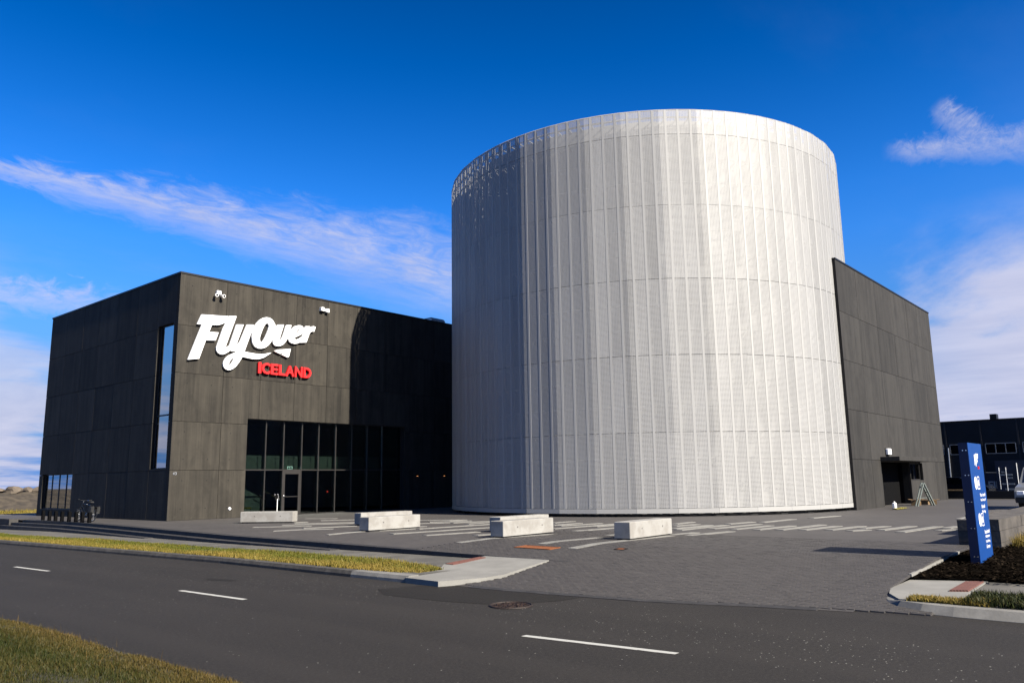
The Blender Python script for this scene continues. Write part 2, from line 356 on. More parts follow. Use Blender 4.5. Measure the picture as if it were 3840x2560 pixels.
def paving(name):
    """small basalt setts beyond the modelled ones: joints and tone only"""
    m_, n = mat(name)
    br = n.add('ShaderNodeTexBrick'); n.put(br.inputs['Vector'], n.mapv(n.pos, (1, 1, 1), (0, 0, R(90))))
    br.inputs['Scale'].default_value = 1.0; br.inputs['Brick Width'].default_value = 0.21; br.inputs['Row Height'].default_value = 0.105
    br.inputs['Mortar Size'].default_value = 0.006; br.inputs['Mortar Smooth'].default_value = 0.1
    br.inputs['Color1'].default_value = (0.0418, 0.0378, 0.0355, 1); br.inputs['Color2'].default_value = (0.0518, 0.0474, 0.0446, 1); br.inputs['Mortar'].default_value = (0.037, 0.034, 0.0318, 1)
    big = n.noise(n.pos, 0.28, 5, 0.65); mid = n.noise(n.mapv(n.pos, (1, 0.5, 1)), 2.4, 5, 0.65)
    c = n.mix(n.mr(big, 0.3, 0.7, 0, 1), n.mix(1.0, br.outputs[0], (0.82, 0.81, 0.81), 'MULTIPLY'), n.mix(1.0, br.outputs[0], (1.18, 1.16, 1.13), 'MULTIPLY'))
    c = n.mix(n.m('MULTIPLY', n.ss(mid, 0.57, 0.75), 0.4), c, (0.111, 0.1051, 0.0984))
    n.put(n.b.inputs['Base Color'], c); n.b.inputs['Roughness'].default_value = 0.75
    bump(n, br.outputs['Fac'], -0.35, 0.006); return m_
M_PAVE = paving('basalt paving')
def attr_mat(name, a, b, rough=0.75, worn=None, spec=0.4):
    m_, n = mat(name); at = n.add('ShaderNodeAttribute'); at.attribute_name = 'tone'
    f = at.outputs['Fac']; c = n.mix(f, a, b)
    if worn:
        sc = n.noise(n.mapv(n.pos, (1, 0.5, 1)), 2.4, 5, 0.65); fine = n.noise(n.pos, 30, 4, 0.7)
        c = n.mix(n.m('MULTIPLY', n.ss(sc, 0.55, 0.78), 0.35), c, worn)
        c = n.mix(n.mr(fine, 0.35, 0.7, 0.0, 0.35), c, tuple(x*0.8 for x in a)); bump(n, fine, 0.12, 0.003)
    n.put(n.b.inputs['Base Color'], c); n.b.inputs['Roughness'].default_value = rough; n.b.inputs['Specular IOR Level'].default_value = spec
    return m_
M_SETT = attr_mat('basalt sett', (0.0421, 0.0378, 0.0353), (0.052, 0.0473, 0.0443), 0.72, (0.0847, 0.0781, 0.073))
M_STRIP = plain('pale granite strip', (0.1739, 0.1683, 0.1517), 0.75, var=0.16, scale=3.0, bstr=0.15)
M_SIDE = plain('weathered pavement concrete', (0.0777, 0.0722, 0.0611), 0.9, var=0.28, scale=1.3, bstr=0.3)
M_SIDE_NEW = plain('fresh pavement concrete', (0.1739, 0.1683, 0.1517), 0.85, var=0.1, scale=2.0, bstr=0.2)
M_KERB = plain('kerb concrete', (0.0426, 0.0388, 0.034), 0.9, var=0.35, scale=4.0, bstr=0.4)
M_KERB_NEW = plain('pale kerb concrete', (0.148, 0.1424, 0.1295), 0.9, var=0.15, scale=3.0, bstr=0.3)
M_STEP = plain('dark basalt step', (0.0222, 0.0207, 0.0204), 0.75, var=0.3, scale=3.0, bstr=0.25)
M_PAINT = None
def road_paint():
    m_, n = mat('road paint'); nz = n.noise(n.pos, 18.0, 5, 0.7)
    n.put(n.b.inputs['Base Color'], n.mix(n.ss(nz, 0.60, 0.72), (0.333, 0.3293, 0.3034), (0.0888, 0.0851, 0.074))); n.b.inputs['Roughness'].default_value = 0.8
    return m_
M_PAINT = road_paint()
def bench_mat():
    m_, n = mat('pale cast concrete'); st = n.noise(n.v('ADD', n.pos, n.v('SCALE', (11.0, 7.0, 3.0), scale=n.rnd)), 2.2, 5, 0.6); fine = n.noise(n.pos, 40, 4, 0.7); v = n.noise(n.mapv(n.pos, (1, 1, 0.2)), 6.0, 5, 0.6)
    c = n.mix(n.ss(st, 0.42, 0.62), (0.2479, 0.2405, 0.222), (0.1961, 0.185, 0.1665)); c = n.mix(n.mr(fine, 0.3, 0.7, 0, 0.22), c, (0.20, 0.19, 0.172)); c = n.mix(n.m('MULTIPLY', n.ss(v, 0.58, 0.72), 0.35), c, (0.225, 0.215, 0.19))
    n.put(n.b.inputs['Base Color'], c); n.b.inputs['Roughness'].default_value = 0.85; bump(n, fine, 0.3, 0.004); return m_
M_BENCH = bench_mat()
def rust():
    m_, n = mat('rusted steel'); nz = n.noise(n.pos, 9.0, 6, 0.7)
    n.put(n.b.inputs['Base Color'], n.mix(nz, (0.1258, 0.0311, 0.0044), (0.2146, 0.0666, 0.0104))); n.b.inputs['Roughness'].default_value = 0.85; return m_
M_RUST = rust()
M_IRON = plain('cast iron', (0.0185, 0.0111, 0.0081), 0.7, 0.3, var=0.3, scale=20)
M_TACT = plain('red tactile paving', (0.0999, 0.037, 0.0266), 0.85, var=0.15, scale=8)
M_SOIL = plain('dark bark mulch', (0.0050, 0.0040, 0.0032), 1.0, var=0.5, scale=14, spec=0.0, bstr=0.9)
M_BLOCK = plain('brown grey wall block', (0.0573, 0.05, 0.0426), 0.9, var=0.3, scale=2.5, bstr=0.4)
M_BLOCKD = plain('dark wall block', (0.0314, 0.0296, 0.0281), 0.9, var=0.3, scale=2.5, bstr=0.4)
M_GROUND = None
def ground_mat():
    m_, n = mat('rough grassland'); a = n.noise(n.pos, 0.12, 6, 0.65); b = n.noise(n.pos, 2.5, 6, 0.7)
    c = n.mix(n.ss(a, 0.42, 0.6), (0.0407, 0.0333, 0.0133), (0.0266, 0.0222, 0.0148)); c = n.mix(n.mr(b, 0.3, 0.7, 0, 0.5), c, (0.0703, 0.0533, 0.0222))
    n.put(n.b.inputs['Base Color'], c); n.b.inputs['Roughness'].default_value = 0.95; bump(n, b, 0.6, 0.05); return m_
M_GROUND = ground_mat()
M_BANK = plain('stony bank', (0.0426, 0.0333, 0.0222), 0.95, var=0.4, scale=1.5, bstr=0.9)
M_ROCK = plain('lava boulder', (0.0962, 0.0759, 0.0555), 0.9, var=0.3, scale=1.2, bstr=0.6)
M_GRASS = attr_mat('grass blade', (0.0524, 0.0647, 0.0035), (0.2035, 0.1384, 0.0293), 0.6, spec=0.2)
M_GRASSG = attr_mat('green verge blade', (0.0143, 0.0209, 0.0019), (0.0977, 0.0619, 0.0169), 0.6, spec=0.2)
M_EARTH = plain('grassy earth', (0.0222, 0.0192, 0.0081), 0.95, var=0.4, scale=4)
M_BLUE = plain('blue sign face', (0.001, 0.037, 0.175), 0.45, var=0.05, scale=1.5)
M_NAVY = plain('navy sign side', (0.0022, 0.0067, 0.0407), 0.4, 0.1, var=0.05)
M_RUBBER = plain('black rubber', (0.012, 0.012, 0.012), 0.8)
M_CHROME = plain('polished metal', (0.75, 0.76, 0.78), 0.15, 1.0, var=0.02)
M_BIKE = plain('black bicycle paint', (0.0052, 0.0055, 0.0067), 0.25, 0.0)
M_WOOD = plain('raw timber', (0.1554, 0.0999, 0.0407), 0.8, var=0.2, scale=8)
M_CARD = plain('cardboard', (0.148, 0.0925, 0.0407), 0.85, var=0.12, scale=6)
M_YELLOW = plain('yellow fabric', (0.185, 0.1332, 0.0074), 0.75)
M_LADDER = plain('pale green aluminium', (0.1924, 0.222, 0.2035), 0.45, 0.3)
M_FARW = plain('dark cladding', (0.0059, 0.0067, 0.0089), 0.6, 0.2, var=0.2, scale=1.0)
M_CONT = plain('navy container paint', (0.0044, 0.0111, 0.0314), 0.5, 0.1, var=0.2, scale=2)
M_VAN = plain('silver van paint', (0.185, 0.1924, 0.1998), 0.3, 0.4, var=0.04)
M_CAR = plain('dark blue car paint', (0.0044, 0.0067, 0.013), 0.2, 0.3, var=0.04)
def emit(name, col, s):
    m_, n = mat(name); n.put(n.b.inputs['Base Color'], (*col, 1)); n.put(n.b.inputs['Emission Color'], (*col, 1)); n.b.inputs['Emission Strength'].default_value = s; return m_
M_GLOW = emit('warm lamp', (1.0, 0.40, 0.15), 0.6)
M_EXIT = emit('lit exit sign', (0.72, 0.92, 0.82), 0.55)
M_REDL = emit('small red light', (1.0, 0.05, 0.03), 0.8)

# ---------------------------------------------------------------- heights of the ground
def kk(y): return float(np.interp(-y, [-7, 26, 29, 32, 35], [.030, .050, .0515, .0555, .064]))
def zp(x, y): return 0.0 if x >= -1.2 else -kk(y)*(-1.2-x)
def zr(y): return -0.33-.0082*max(0, min(y, 45)+26)
def zs(y): return zr(y)+.12
def e0(y): return float(np.interp(y, [-27, -22, -16.4, -12, -6.9, -0.6, 5, 10.6], [-4.25, -4.03, -3.80, -3.65, -3.26, -2.80, -2.45, -2.60]))
def ap(y): return float(np.interp(y, [-35.2, -34, -32.5, -31.6, -28.8, -26.5], [-6.28, -6.50, -6.85, -7.20, -7.55, -7.60]))
def kx(y): return float(np.interp(y, [-26.6, -23, -18, 60], [-7.85, -7.70, -7.42, -7.45]))
def sheet(name, rows, m_, **kw):
    """rows of points, all of the same length, joined into one surface"""
    mb = MB(); n = len(rows[0])
    for r in rows: mb.V += r
    for i in range(len(rows)-1):
        for j in range(n-1):
            a = i*n+j; mb.F.append((a, a+1, a+n+1, a+n)); mb.S.append(0)
    return mb.build(name, m_, fix=True, **kw)
S = dict(kind='structure')
# wide ground to the horizon
g = MB(); g.box(-1800, 1800, -1800, 1800, -3.0, -0.86); g.build('ground', M_GROUND, label='rough brown and yellow grassland around the site', **S)
# road
ys = sorted(set(list(np.arange(-90, 46, 3.0)) + [-26.5, -26.6, -34.05, -34.15]))
rows = []
for y in ys:
    xr = kx(y)+.2 if y > -26.55 else (ap(y)+.15 if y > -34.1 else -5.0)
    rows.append([(x, y, zr(y)) for x in np.linspace(-15.2, xr, 8)])
road = sheet('road', rows, M_ASPH, label='dark worn asphalt road with pale chips', **S)
def dash(y0, y1, x0, x1):
    mb = MB(); n = 9; w = .055
    for s_ in range(n):
        a = s_/n; b = (s_+1)/n; ya = y0+(y1-y0)*a; yb = y0+(y1-y0)*b; xa = x0+(x1-x0)*a; xb = x0+(x1-x0)*b
        j0, j1 = random.uniform(-.008, .008), random.uniform(-.008, .008)
        mb.add([(xa-w+j0, ya, zr(ya)+.004), (xa+w, ya, zr(ya)+.004), (xb+w, yb, zr(yb)+.004), (xb-w+j1, yb, zr(yb)+.004)], [(0, 1, 2, 3)])
    return mb.build('lane_dash', M_PAINT, road, fix=True)
for a in ((-13.44, -15.77, -10.90, -10.88), (-22.85, -25.21, -11.02, -11.03), (-31.43, -33.58, -10.73, -10.52), (-4.5, -6.7, -10.85, -10.87), (5.0, 2.8, -10.8, -10.8), (-40.0, -42.2, -10.4, -10.35)): dash(*a)
pt = MB(); q = [(-7.62, -26.6), (-8.8, -26.2), (-9.25, -26.9), (-9.2, -28.3), (-9.0, -29.2), (-8.55, -29.7), (-8.0, -30.0), (-7.55, -30.05), (-7.5, -28.8)]
pt.add([(x, y, zr(y)+.004) for x, y in q], [tuple(range(len(q)))]); pt.build('asphalt_patch', M_PATCH, road, fix=True)
pt = MB(); pt.add([(x, y, zr(y)+.004) for x, y in [(-9.55, -21.3), (-9.75, -21.5), (-9.6, -22.3), (-9.4, -22.2)]], [(0, 1, 2, 3)]); pt.build('asphalt_patch', M_PATCH, road, fix=True)
# far paved yard, under everything on the right
yard = MB(); yard.add([(14, -90, -.03), (75, -90, -.03), (75, 22, -.03), (14, 22, -.03)], [(0, 1, 2, 3)]); yard.build('yard', asphalt('yard asphalt', (0.0385, 0.0348, 0.0303), 0.1), label='grey asphalt yard behind the plaza', **S)
for yy, xx0, xx1, ww in ((-33.2, 13.0, 26.5, .10), (-31.4, 15.0, 31.0, .10)):
    m_ = MB(); m_.box(xx0, xx1, yy-ww, yy+ww, -.001, .012); m_.build('yard_marking', M_STRIP, label='pale line painted across the asphalt yard', **S)
# plaza
plaza_rows = []
for y in sorted(set([round(v, 3) for v in np.arange(-34.25, 20, 0.75)] + [-26.85, -26.9, -34.28])):
    xf = e0(y) if y > -26.87 else ap(y)
    plaza_rows.append([(x, y, zp(x, y)) for x in [xf+(-1.2-xf)*t for t in (0, .33, .66, 1)] + [2, 8, 20, 40]])
plaza = sheet('plaza', plaza_rows, M_PAVE, label='forecourt paved with small grey basalt setts', **S)
SLAB = [(-7.48, -25.60), (-7.84, -25.92), (-7.92, -26.95), (-7.05, -27.30), (-6.50, -27.40), (-4.31, -26.88), (-4.35, -24.94), (-5.78, -24.95), (-6.37, -25.42)]
def inside(p, poly):
    c = False; j = len(poly)-1
    for i in range(len(poly)):
        if (poly[i][1] > p[1]) != (poly[j][1] > p[1]) and p[0] < (poly[j][0]-poly[i][0])*(p[1]-poly[i][1])/(poly[j][1]-poly[i][1])+poly[i][0]: c = not c
        j = i
    return c
# the nearer setts are real stones with open joints
def setts():
    V = []; F = []; T = []; L, Wd, gap = .21, .105, .006
    for i in range(int((3.2+7.7)/Wd)):
        x = -7.7+i*Wd; o = (i % 2)*L/2
        ymin = float(np.interp(x+Wd/2, [-6.0, -5.85, -5.62, -5.3, -4.6, -4.4], [-35.28, -35.2, -34.86, -34.56, -34.32, -34.26]))
        for j in range(int(13.8/L)):
            y = -35.42+j*L+o-L
            cx, cy = x+Wd/2, y+L/2
            y0, y1, x0, x1 = max(y+gap/2, ymin), y+L-gap/2, x+gap/2, x+Wd-gap/2
            x0 = max(x0, (e0(cy)+.03) if cy > -26.88 else ap(cy)+.105)
            if y1-y0 < .03 or x1-x0 < .025 or inside((cx, cy), SLAB): continue
            h = .010+random.random()*.002; t = random.gauss(.45, .2); t = min(1, max(0, t))
            tx, ty = random.gauss(0, .0006), random.gauss(0, .0006); b = len(V)
            for (px, py, k) in ((x0, y0, 0), (x1, y0, 0), (x1, y1, 0), (x0, y1, 0), (x0+.003, y0+.003, 1), (x1-.003, y0+.003, 1), (x1-.003, y1-.003, 1), (x0+.003, y1-.003, 1)):
                V.append((px, py, zp(px, py) + (h+tx*(1 if px > cx else -1)+ty*(1 if py > cy else -1) if k else -.03)))
            F.extend([(b+4, b+5, b+6, b+7), (b, b+1, b+5, b+4), (b+1, b+2, b+6, b+5), (b+2, b+3, b+7, b+6), (b+3, b, b+4, b+7)])
            T += [t]*8
    me = bpy.data.meshes.new('setts'); me.from_pydata(V, [], F); me.materials.append(M_SETT)
    at = me.attributes.new('tone', 'FLOAT', 'POINT'); at.data.foreach_set('value', T)
    o = bpy.data.objects.new('setts', me); COL.objects.link(o); o.parent = plaza; o['kind'] = 'stuff'
setts()
STRIPS = [(7.79, 8.57, -32.47, -0.33), (9.03, 10.29, -32.31, -0.11), (6.57, 9.9, -31.71, -0.3), (7.26, 9.72, -30.97, -0.32), (6.51, 7.29, -30.28, -0.32), (7.91, 9.39, -30.25, -0.36), (6.67, 9.08, -29.59, -0.3), (6.33, 8.83, -28.89, -0.29), (6.08, 9.35, -28.22, -0.24), (5.83, 8.36, -27.55, -0.22), (2.49, 4.8, -26.93, -0.3), (5.7, 8.2, -26.83, -0.22), (13.55, 15.82, -26.54, -0.32), (2.54, 3.79, -26.30, -0.16), (-2.3, 2.24, -26.22, -0.32), (5.7, 8.84, -26.09, -0.3), (9.89, 12.53, -25.96, -0.19), (4.58, 7.85, -25.38, -0.11), (8.39, 10.09, -25.34, -0.21), (5.16, 7.55, -24.89, -0.15), (-1.76, 0.59, -24.8, -0.29), (1.44, 1.98, -24.7, -0.15), (6.46, 7.88, -24.21, -0.19), (7.53, 9.12, -23.48, 0.1), (2.63, 5.06, -22.66, -0.26), (-2.32, 1.07, -22.42, -0.74), (5.01, 6.45, -21.81, -0.18), (3.36, 7.1, -21.27, -0.4), (-0.41, 0.36, -20.98, -0.11), (4.87, 6.93, -20.46, -0.46), (5.06, 6.8, -19.78, -0.04), (-1.18, 0.89, -19.63, -0.42), (6.35, 7.75, -18.77, 0.0), (-1.22, 3.03, -18.18, -0.62), (1.11, 4.67, -16.82, -0.4), (-2.11, 1.3, -16.01, -0.82), (4.38, 5.79, -15.99, -0.04), (2.14, 2.46, -15.58, -0.08), (4.69, 5.69, -15.02, -0.34), (3.69, 6.35, -14.68, -1.63), (4.8, 6.37, -13.87, -0.97), (5.95, 6.87, -13.44, -0.16), (-1.89, -0.29, -12.8, -1.47), (5.61, 6.7, -12.55, -1.49), (-0.59, 1.37, -12.41, -0.75), (-1.11, 0.54, -10.2, -1.57), (0.36, 2.76, -10.14, -1.83), (1.31, 3.27, -9.58, -1.68), (3.58, 4.85, -7.91, -0.89), (1.85, 2.52, -7.83, -0.08), (4.51, 5.29, -5.7, -1.4)]
def strip(a, b, w, top=.024):
    """a long flat stone that follows the fall of the forecourt"""
    a = Vector((*a, 0)); b = Vector((*b, 0)); n_ = Vector((-(b-a).y, (b-a).x, 0)).normalized()*w/2; m = max(2, int((b-a).length/.3)+1); mb = MB()
    for s_ in range(m+1):
        c = a.lerp(b, s_/m)
        for q_, dz_ in ((c-n_, -.01), (c+n_, -.01), (c+n_, top), (c-n_, top)): mb.V.append((q_.x, q_.y, zp(q_.x, q_.y)+dz_))
    for s_ in range(m):
        k = s_*4; mb.F += [(k+i, k+(i+1) % 4, k+4+(i+1) % 4, k+4+i) for i in range(4)]
    mb.F += [(3, 2, 1, 0), (m*4, m*4+1, m*4+2, m*4+3)]; mb.S = [0]*len(mb.F)
    return mb
for i, (x0, x1, yc, dy) in enumerate(STRIPS):
    strip((x0, yc-dy/2), (x1, yc+dy/2), .30, .0145+.0006*(i % 5)).build('paving_strip', M_STRIP, plaza, fix=True)
# rusted covers and the manhole
def plate(poly, m_, label, zf, top):
    mb = MB(); mb.prism(poly, [zf(*p)-.02 for p in poly], [zf(*p)+top for p in poly])
    cx = sum(p[0] for p in poly)/len(poly); cy = sum(p[1] for p in poly)/len(poly)
    r = empty('steel_cover', (cx, cy, zf(cx, cy)), 0, label, 'cover')
    mb.build('plate', m_, r, fix=True)
    fr = MB()
    for i in range(4):
        p, q = poly[i], poly[(i+1) % 4]; fr.beam((*p, zf(*p)+top-.002), (*q, zf(*q)+top-.002), .035, .016)
    fr.build('rim', M_DARKST if m_ is M_RUST and abs(poly[0][0]-poly[2][0]) < .3 else M_RUST, r)
plate([(-2.67, -24.45), (-2.24, -24.52), (-2.29, -25.68), (-2.71, -25.65)], M_RUST, 'large rusted steel cover set in the paving near the kerb ramp', zp, .022)
plate([(-2.12, -27.23), (-1.91, -27.24), (-1.90, -27.47), (-2.14, -27.49)], M_RUST, 'small rusted square cover set in the paving right of the last bench', zp, .022)
mh = empty('manhole_cover', (-8.89, -29.64, zr(-29.6)), 0, 'round patterned cast iron manhole cover in the asphalt road', 'manhole')
m_ = MB(); m_.cyl((-8.89, -29.64, -.35), (-8.89, -29.64, zr(-29.6)+.006), .34, .34, 40); m_.build('lid', M_IRON, mh, fix=True)
m_ = MB(); m_.torus((-8.89, -29.64, zr(-29.6)+.006), (0, 0, 1), .345, .018, 40, 6); m_.build('rim', M_IRON, mh)
m_ = MB()
for i in range(60):
    a = i*2.39996; r_ = .30*math.sqrt((i+.5)/60); c_ = Vector((-8.89+r_*math.cos(a), -29.64+r_*math.sin(a), zr(-29.6)+.010))
    d = Vector((math.cos(a*1.7), math.sin(a*1.7), 0))*.026; m_.beam(c_-d, c_+d, .014, .012)
m_.build('tread_pattern', plain('worn iron', (0.0444, 0.0266, 0.02), 0.5, 0.6), mh, kind='stuff')
# steps down to the pavement
steps = empty('steps', (-3, 0, -.5), 0, 'three low dark basalt steps between forecourt and pavement', 'steps')
for k in range(3):
    y = 11.2 if k == 0 else (11.8 if k == 1 else 12.6)
    while y > -26.6:
        y2 = y-1.17
        def top(yy): return zp(e0(yy), yy)-.143*k+.015
        if top(y2) < zs(y2)+.012: break
        xa, xb = e0(y)-.36*k, e0(y2)-.36*k
        poly = [(xb, y2+.006), (xb+.42, y2+.006), (xa+.42, y-.006), (xa, y-.006)]
        mb = MB(); mb.prism(poly, [-.9]*4, [top(y2), top(y2), top(y), top(y)]); mb.build('step_stone', M_STEP, steps, fix=True)
        y = y2
# pavement and kerb along the road
rows = [[(x, y, zs(y)) for x in (kx(y)+.1, -6.5, -5.4, e0(max(y, -26))+.3)] for y in [round(v, 2) for v in np.arange(-25.9, 46, 1.5)]]
side = sheet('pavement', rows, M_SIDE, label='pale weathered concrete pavement beside the steps', **S)
kerb = empty('kerb', (-7.6, -10, -.4), 0, kind='structure')
def kerb_run(y_from, y_to, length, m_):
    y = y_from
    while y > y_to:
        y2 = y-length; mb = MB(); pr = []
        for yy in (y-.004, y2+.004):
            x = kx(yy); pr.append([(x, zr(yy)-.1), (x+.015, zr(yy)+.06), (x+.06, zs(yy)+.012), (x+.33, zs(yy)+.012), (x+.33, zr(yy)-.1)])
        n = 5; mb.add([(p[0], y-.004, p[1]) for p in pr[0]]+[(p[0], y2+.004, p[1]) for p in pr[1]], [tuple(range(n)), tuple(range(2*n-1, n-1, -1))]+[(i, n+i, n+(i+1) % n, (i+1) % n) for i in range(n)])
        mb.build('kerb_stone', m_, kerb, fix=True); y = y2
kerb_run(40, -23.9, 1.0, M_KERB); kerb_run(-24.0, -25.9, .97, M_KERB_NEW)
def kerb_curve(pts, w, m_, par, zb, zt, flip=False):
    """a kerb stone run along a bent line; each piece its own stone"""
    for i in range(len(pts)-1):
        a, b = Vector((*pts[i], 0)), Vector((*pts[i+1], 0)); 
        def nrm(j):
            p = Vector((*pts[max(0, j-1)], 0)); q = Vector((*pts[min(len(pts)-1, j+1)], 0)); d = (q-p).normalized(); return Vector((-d.y, d.x, 0))
        na, nb = nrm(i)*-w if flip else nrm(i)*w, nrm(i+1)*-w if flip else nrm(i+1)*w
        poly = [a[:2], b[:2], (b+nb)[:2], (a+na)[:2]]; o1 = -na*.55; o2 = -nb*.55
        lo = [(a+o1)[:2], (b+o2)[:2], (b+nb)[:2], (a+na)[:2]]; zt_ = [zt(*p) for p in poly]; mb = MB()
        mb.add([(*p, zb) for p in lo]+[(*p, -.325 if k < 2 else zt_[k]-.01) for k, p in enumerate(lo)]+[(*p, z) for p, z in zip(poly, zt_)], [(3, 2, 1, 0), (8, 9, 10, 11)]+[(r_*4+i, r_*4+(i+1) % 4, r_*4+4+(i+1) % 4, r_*4+4+i) for r_ in (0, 1) for i in range(4)]); mb.build('kerb_stone', m_, par, fix=True)
# ramp slab at the corner of the drive
slab = empty('ramp_slab', (-6, -26, -.25), 0, kind='structure')
zsl = lambda x, y: max(zs(y), zp(x, y)+.03) if x > -7.0 else max(zs(y)-.02, zr(y)+.05)
m_ = MB(); m_.prism(SLAB, [-.6]*len(SLAB), [zsl(*p)+.006 for p in SLAB]); m_.build('slab', M_SIDE_NEW, slab, fix=True)
def tactile(poly, zf, par, rows_n=5):
    mb = MB(); mb.prism(poly, [zf(*p) for p in poly], [zf(*p)+.016 for p in poly]); o = mb.build('tactile_plate', M_TACT, par, fix=True)
    rb = MB(); P4 = [Vector((*p, zf(*p)+.018)) for p in poly]
    for i in range(rows_n):
        t = (i+.5)/rows_n; rb.beam(P4[0].lerp(P4[1], t), P4[3].lerp(P4[2], t), .035, .014)
    rb.build('tactile_rib', M_TACT, par)
tactile([(-5.76, -24.97), (-5.80, -25.27), (-4.62, -25.20), (-4.60, -24.97)], zsl, slab, 4)
# flush edging between setts and asphalt
edge = empty('edging', (-7, -30, -.33), 0, kind='structure')
y = -27.5
while y > -33.0:
    y2 = y-.9; mb = MB(); poly = [(ap(y)-.07, y-.005), (ap(y2)-.07, y2+.005), (ap(y2)+.10, y2+.005), (ap(y)+.10, y-.005)]
    mb.prism(poly, [-.5]*4, [zr(y)+.010, zr(y2)+.010, zp(ap(y2)+.1, y2)+.012, zp(ap(y)+.1, y)+.012]); mb.build('edging_stone', M_STEP, edge, fix=True); y = y2
# right-hand corner: kerb nose, pad, pavement, bed
rk = empty('kerb', (-5.8, -36, -.3), 0, kind='structure')
nose = [(-4.35, -34.22), (-5.10, -34.37), (-5.50, -34.52), (-5.76, -34.78), (-5.90, -35.12), (-5.97, -35.55), (-5.98, -36.1), (-5.98, -37.0)]
kerb_curve(nose, .20, M_KERB_NEW, rk, -.6, lambda x, y: -.205 if y < -34.6 else -.245)
kerb_curve([(-5.98, -37.0)]+[(-5.98, -38.0-i) for i in range(12)], .24, M_KERB, rk, -.6, lambda x, y: -.205)
pad = empty('ramp_pad', (-4, -35, -.2), 0, kind='structure')
PAD = [(-5.62, -34.72), (-5.05, -34.42), (-4.38, -34.26), (-3.10, -34.24), (-2.62, -35.40), (-5.2, -35.46), (-5.66, -35.3)]
m_ = MB(); m_.prism(PAD, -.6, -.200); m_.build('slab', M_SIDE_NEW, pad, fix=True)
tactile([(-4.36, -35.15), (-4.23, -35.40), (-2.81, -35.37), (-3.0, -35.12)], lambda x, y: -.20, pad, 6)
m_ = MB(); m_.add([(-5.9, -60, -.212), (-2.5, -60, -.212), (-2.62, -35.36, -.212), (-5.8, -35.3, -.212)], [(0, 1, 2, 3)]); m_.build('pavement', M_SIDE, label='grey pavement running off behind the blue sign', **S)
BED = [(-3.10, -34.27), (0.72, -34.29), (2.62, -34.20), (2.62, -34.9), (12, -35.4), (12, -60), (-2.5, -60), (-2.62, -35.36)]
m_ = MB(); n_ = 26
rowsb = []
for i in range(n_+1):
    t = i/n_; yb = -34.29-t*8
    rowsb.append([(x, yb, float(np.interp(x, [-3.2, .7], [-.16, -.035]))+.02*math.sin(x*3.1+yb*2.3)+rng.normal(0, .004)) for x in np.linspace(-2.62-(.48*max(0, 1-t*7)), 9, 60)])
bed = sheet('flower_bed', rowsb, M_SOIL, label='bed of dark bark mulch around the blue sign', **S)
m_ = MB(); m_.beam((-3.12, -34.26, -.12), (0.74, -34.28, -.004), .05, .05); m_.build('bed_edging', M_SIDE_NEW, bed, fix=True)
# wood chips on the bed
def chips():
    V = []; F = []; T = []
    for _ in range(7000):
        x = random.uniform(-3.0, 4.0); y = random.uniform(-37.2, -34.32)
        if x < -2.62+(y+35.36)*-.43 and y > -35.4 and x < -3.1-(y+34.27)*.44+.02: continue
        a = random.uniform(0, 6.28); l = random.uniform(.02, .055); w = random.uniform(.008, .02); z = float(np.interp(x, [-3.2, .7], [-.16, -.035]))+random.uniform(0, .04)
        c, s_ = math.cos(a), math.sin(a); b = len(V); dz = random.uniform(-.015, .015)
        V += [(x-c*l+s_*w, y-s_*l-c*w, z-dz), (x-c*l-s_*w, y-s_*l+c*w, z-dz), (x+c*l-s_*w, y+s_*l+c*w, z+dz), (x+c*l+s_*w, y+s_*l-c*w, z+dz)]; F.append((b, b+1, b+2, b+3)); T += [random.random()**3]*4
    me = bpy.data.meshes.new('bark_chips'); me.from_pydata(V, [], F); me.materials.append(attr_mat('bark chip', (0.0035, 0.0028, 0.0022), (0.026, 0.019, 0.013), 1.0, spec=0.0))
    me.attributes.new('tone', 'FLOAT', 'POINT').data.foreach_set('value', T)
    o = bpy.data.objects.new('bark_chips', me); COL.objects.link(o); tag(o, 'loose dark bark chips covering the bed by the sign', 'bark', kind='stuff')
chips()
# verge on the near side of the road
rows = [[(x, y, -.22 if x > -14.9 else -.22+.05*min(4, -14.9-x)+rng.normal(0, .015)) for x in (-14.70+rng.normal(0, .02), -14.9, -15.3, -15.8, -16.5, -17.5, -19, -24, -60)] for y in np.arange(-60, 40, 1.0)]
for r_ in rows: r_.insert(0, (r_[0][0]+.02, r_[0][1], -.5))
verge = sheet('grass_verge', rows, M_EARTH, label='earth of the raised grass verge nearest the camera', **S)

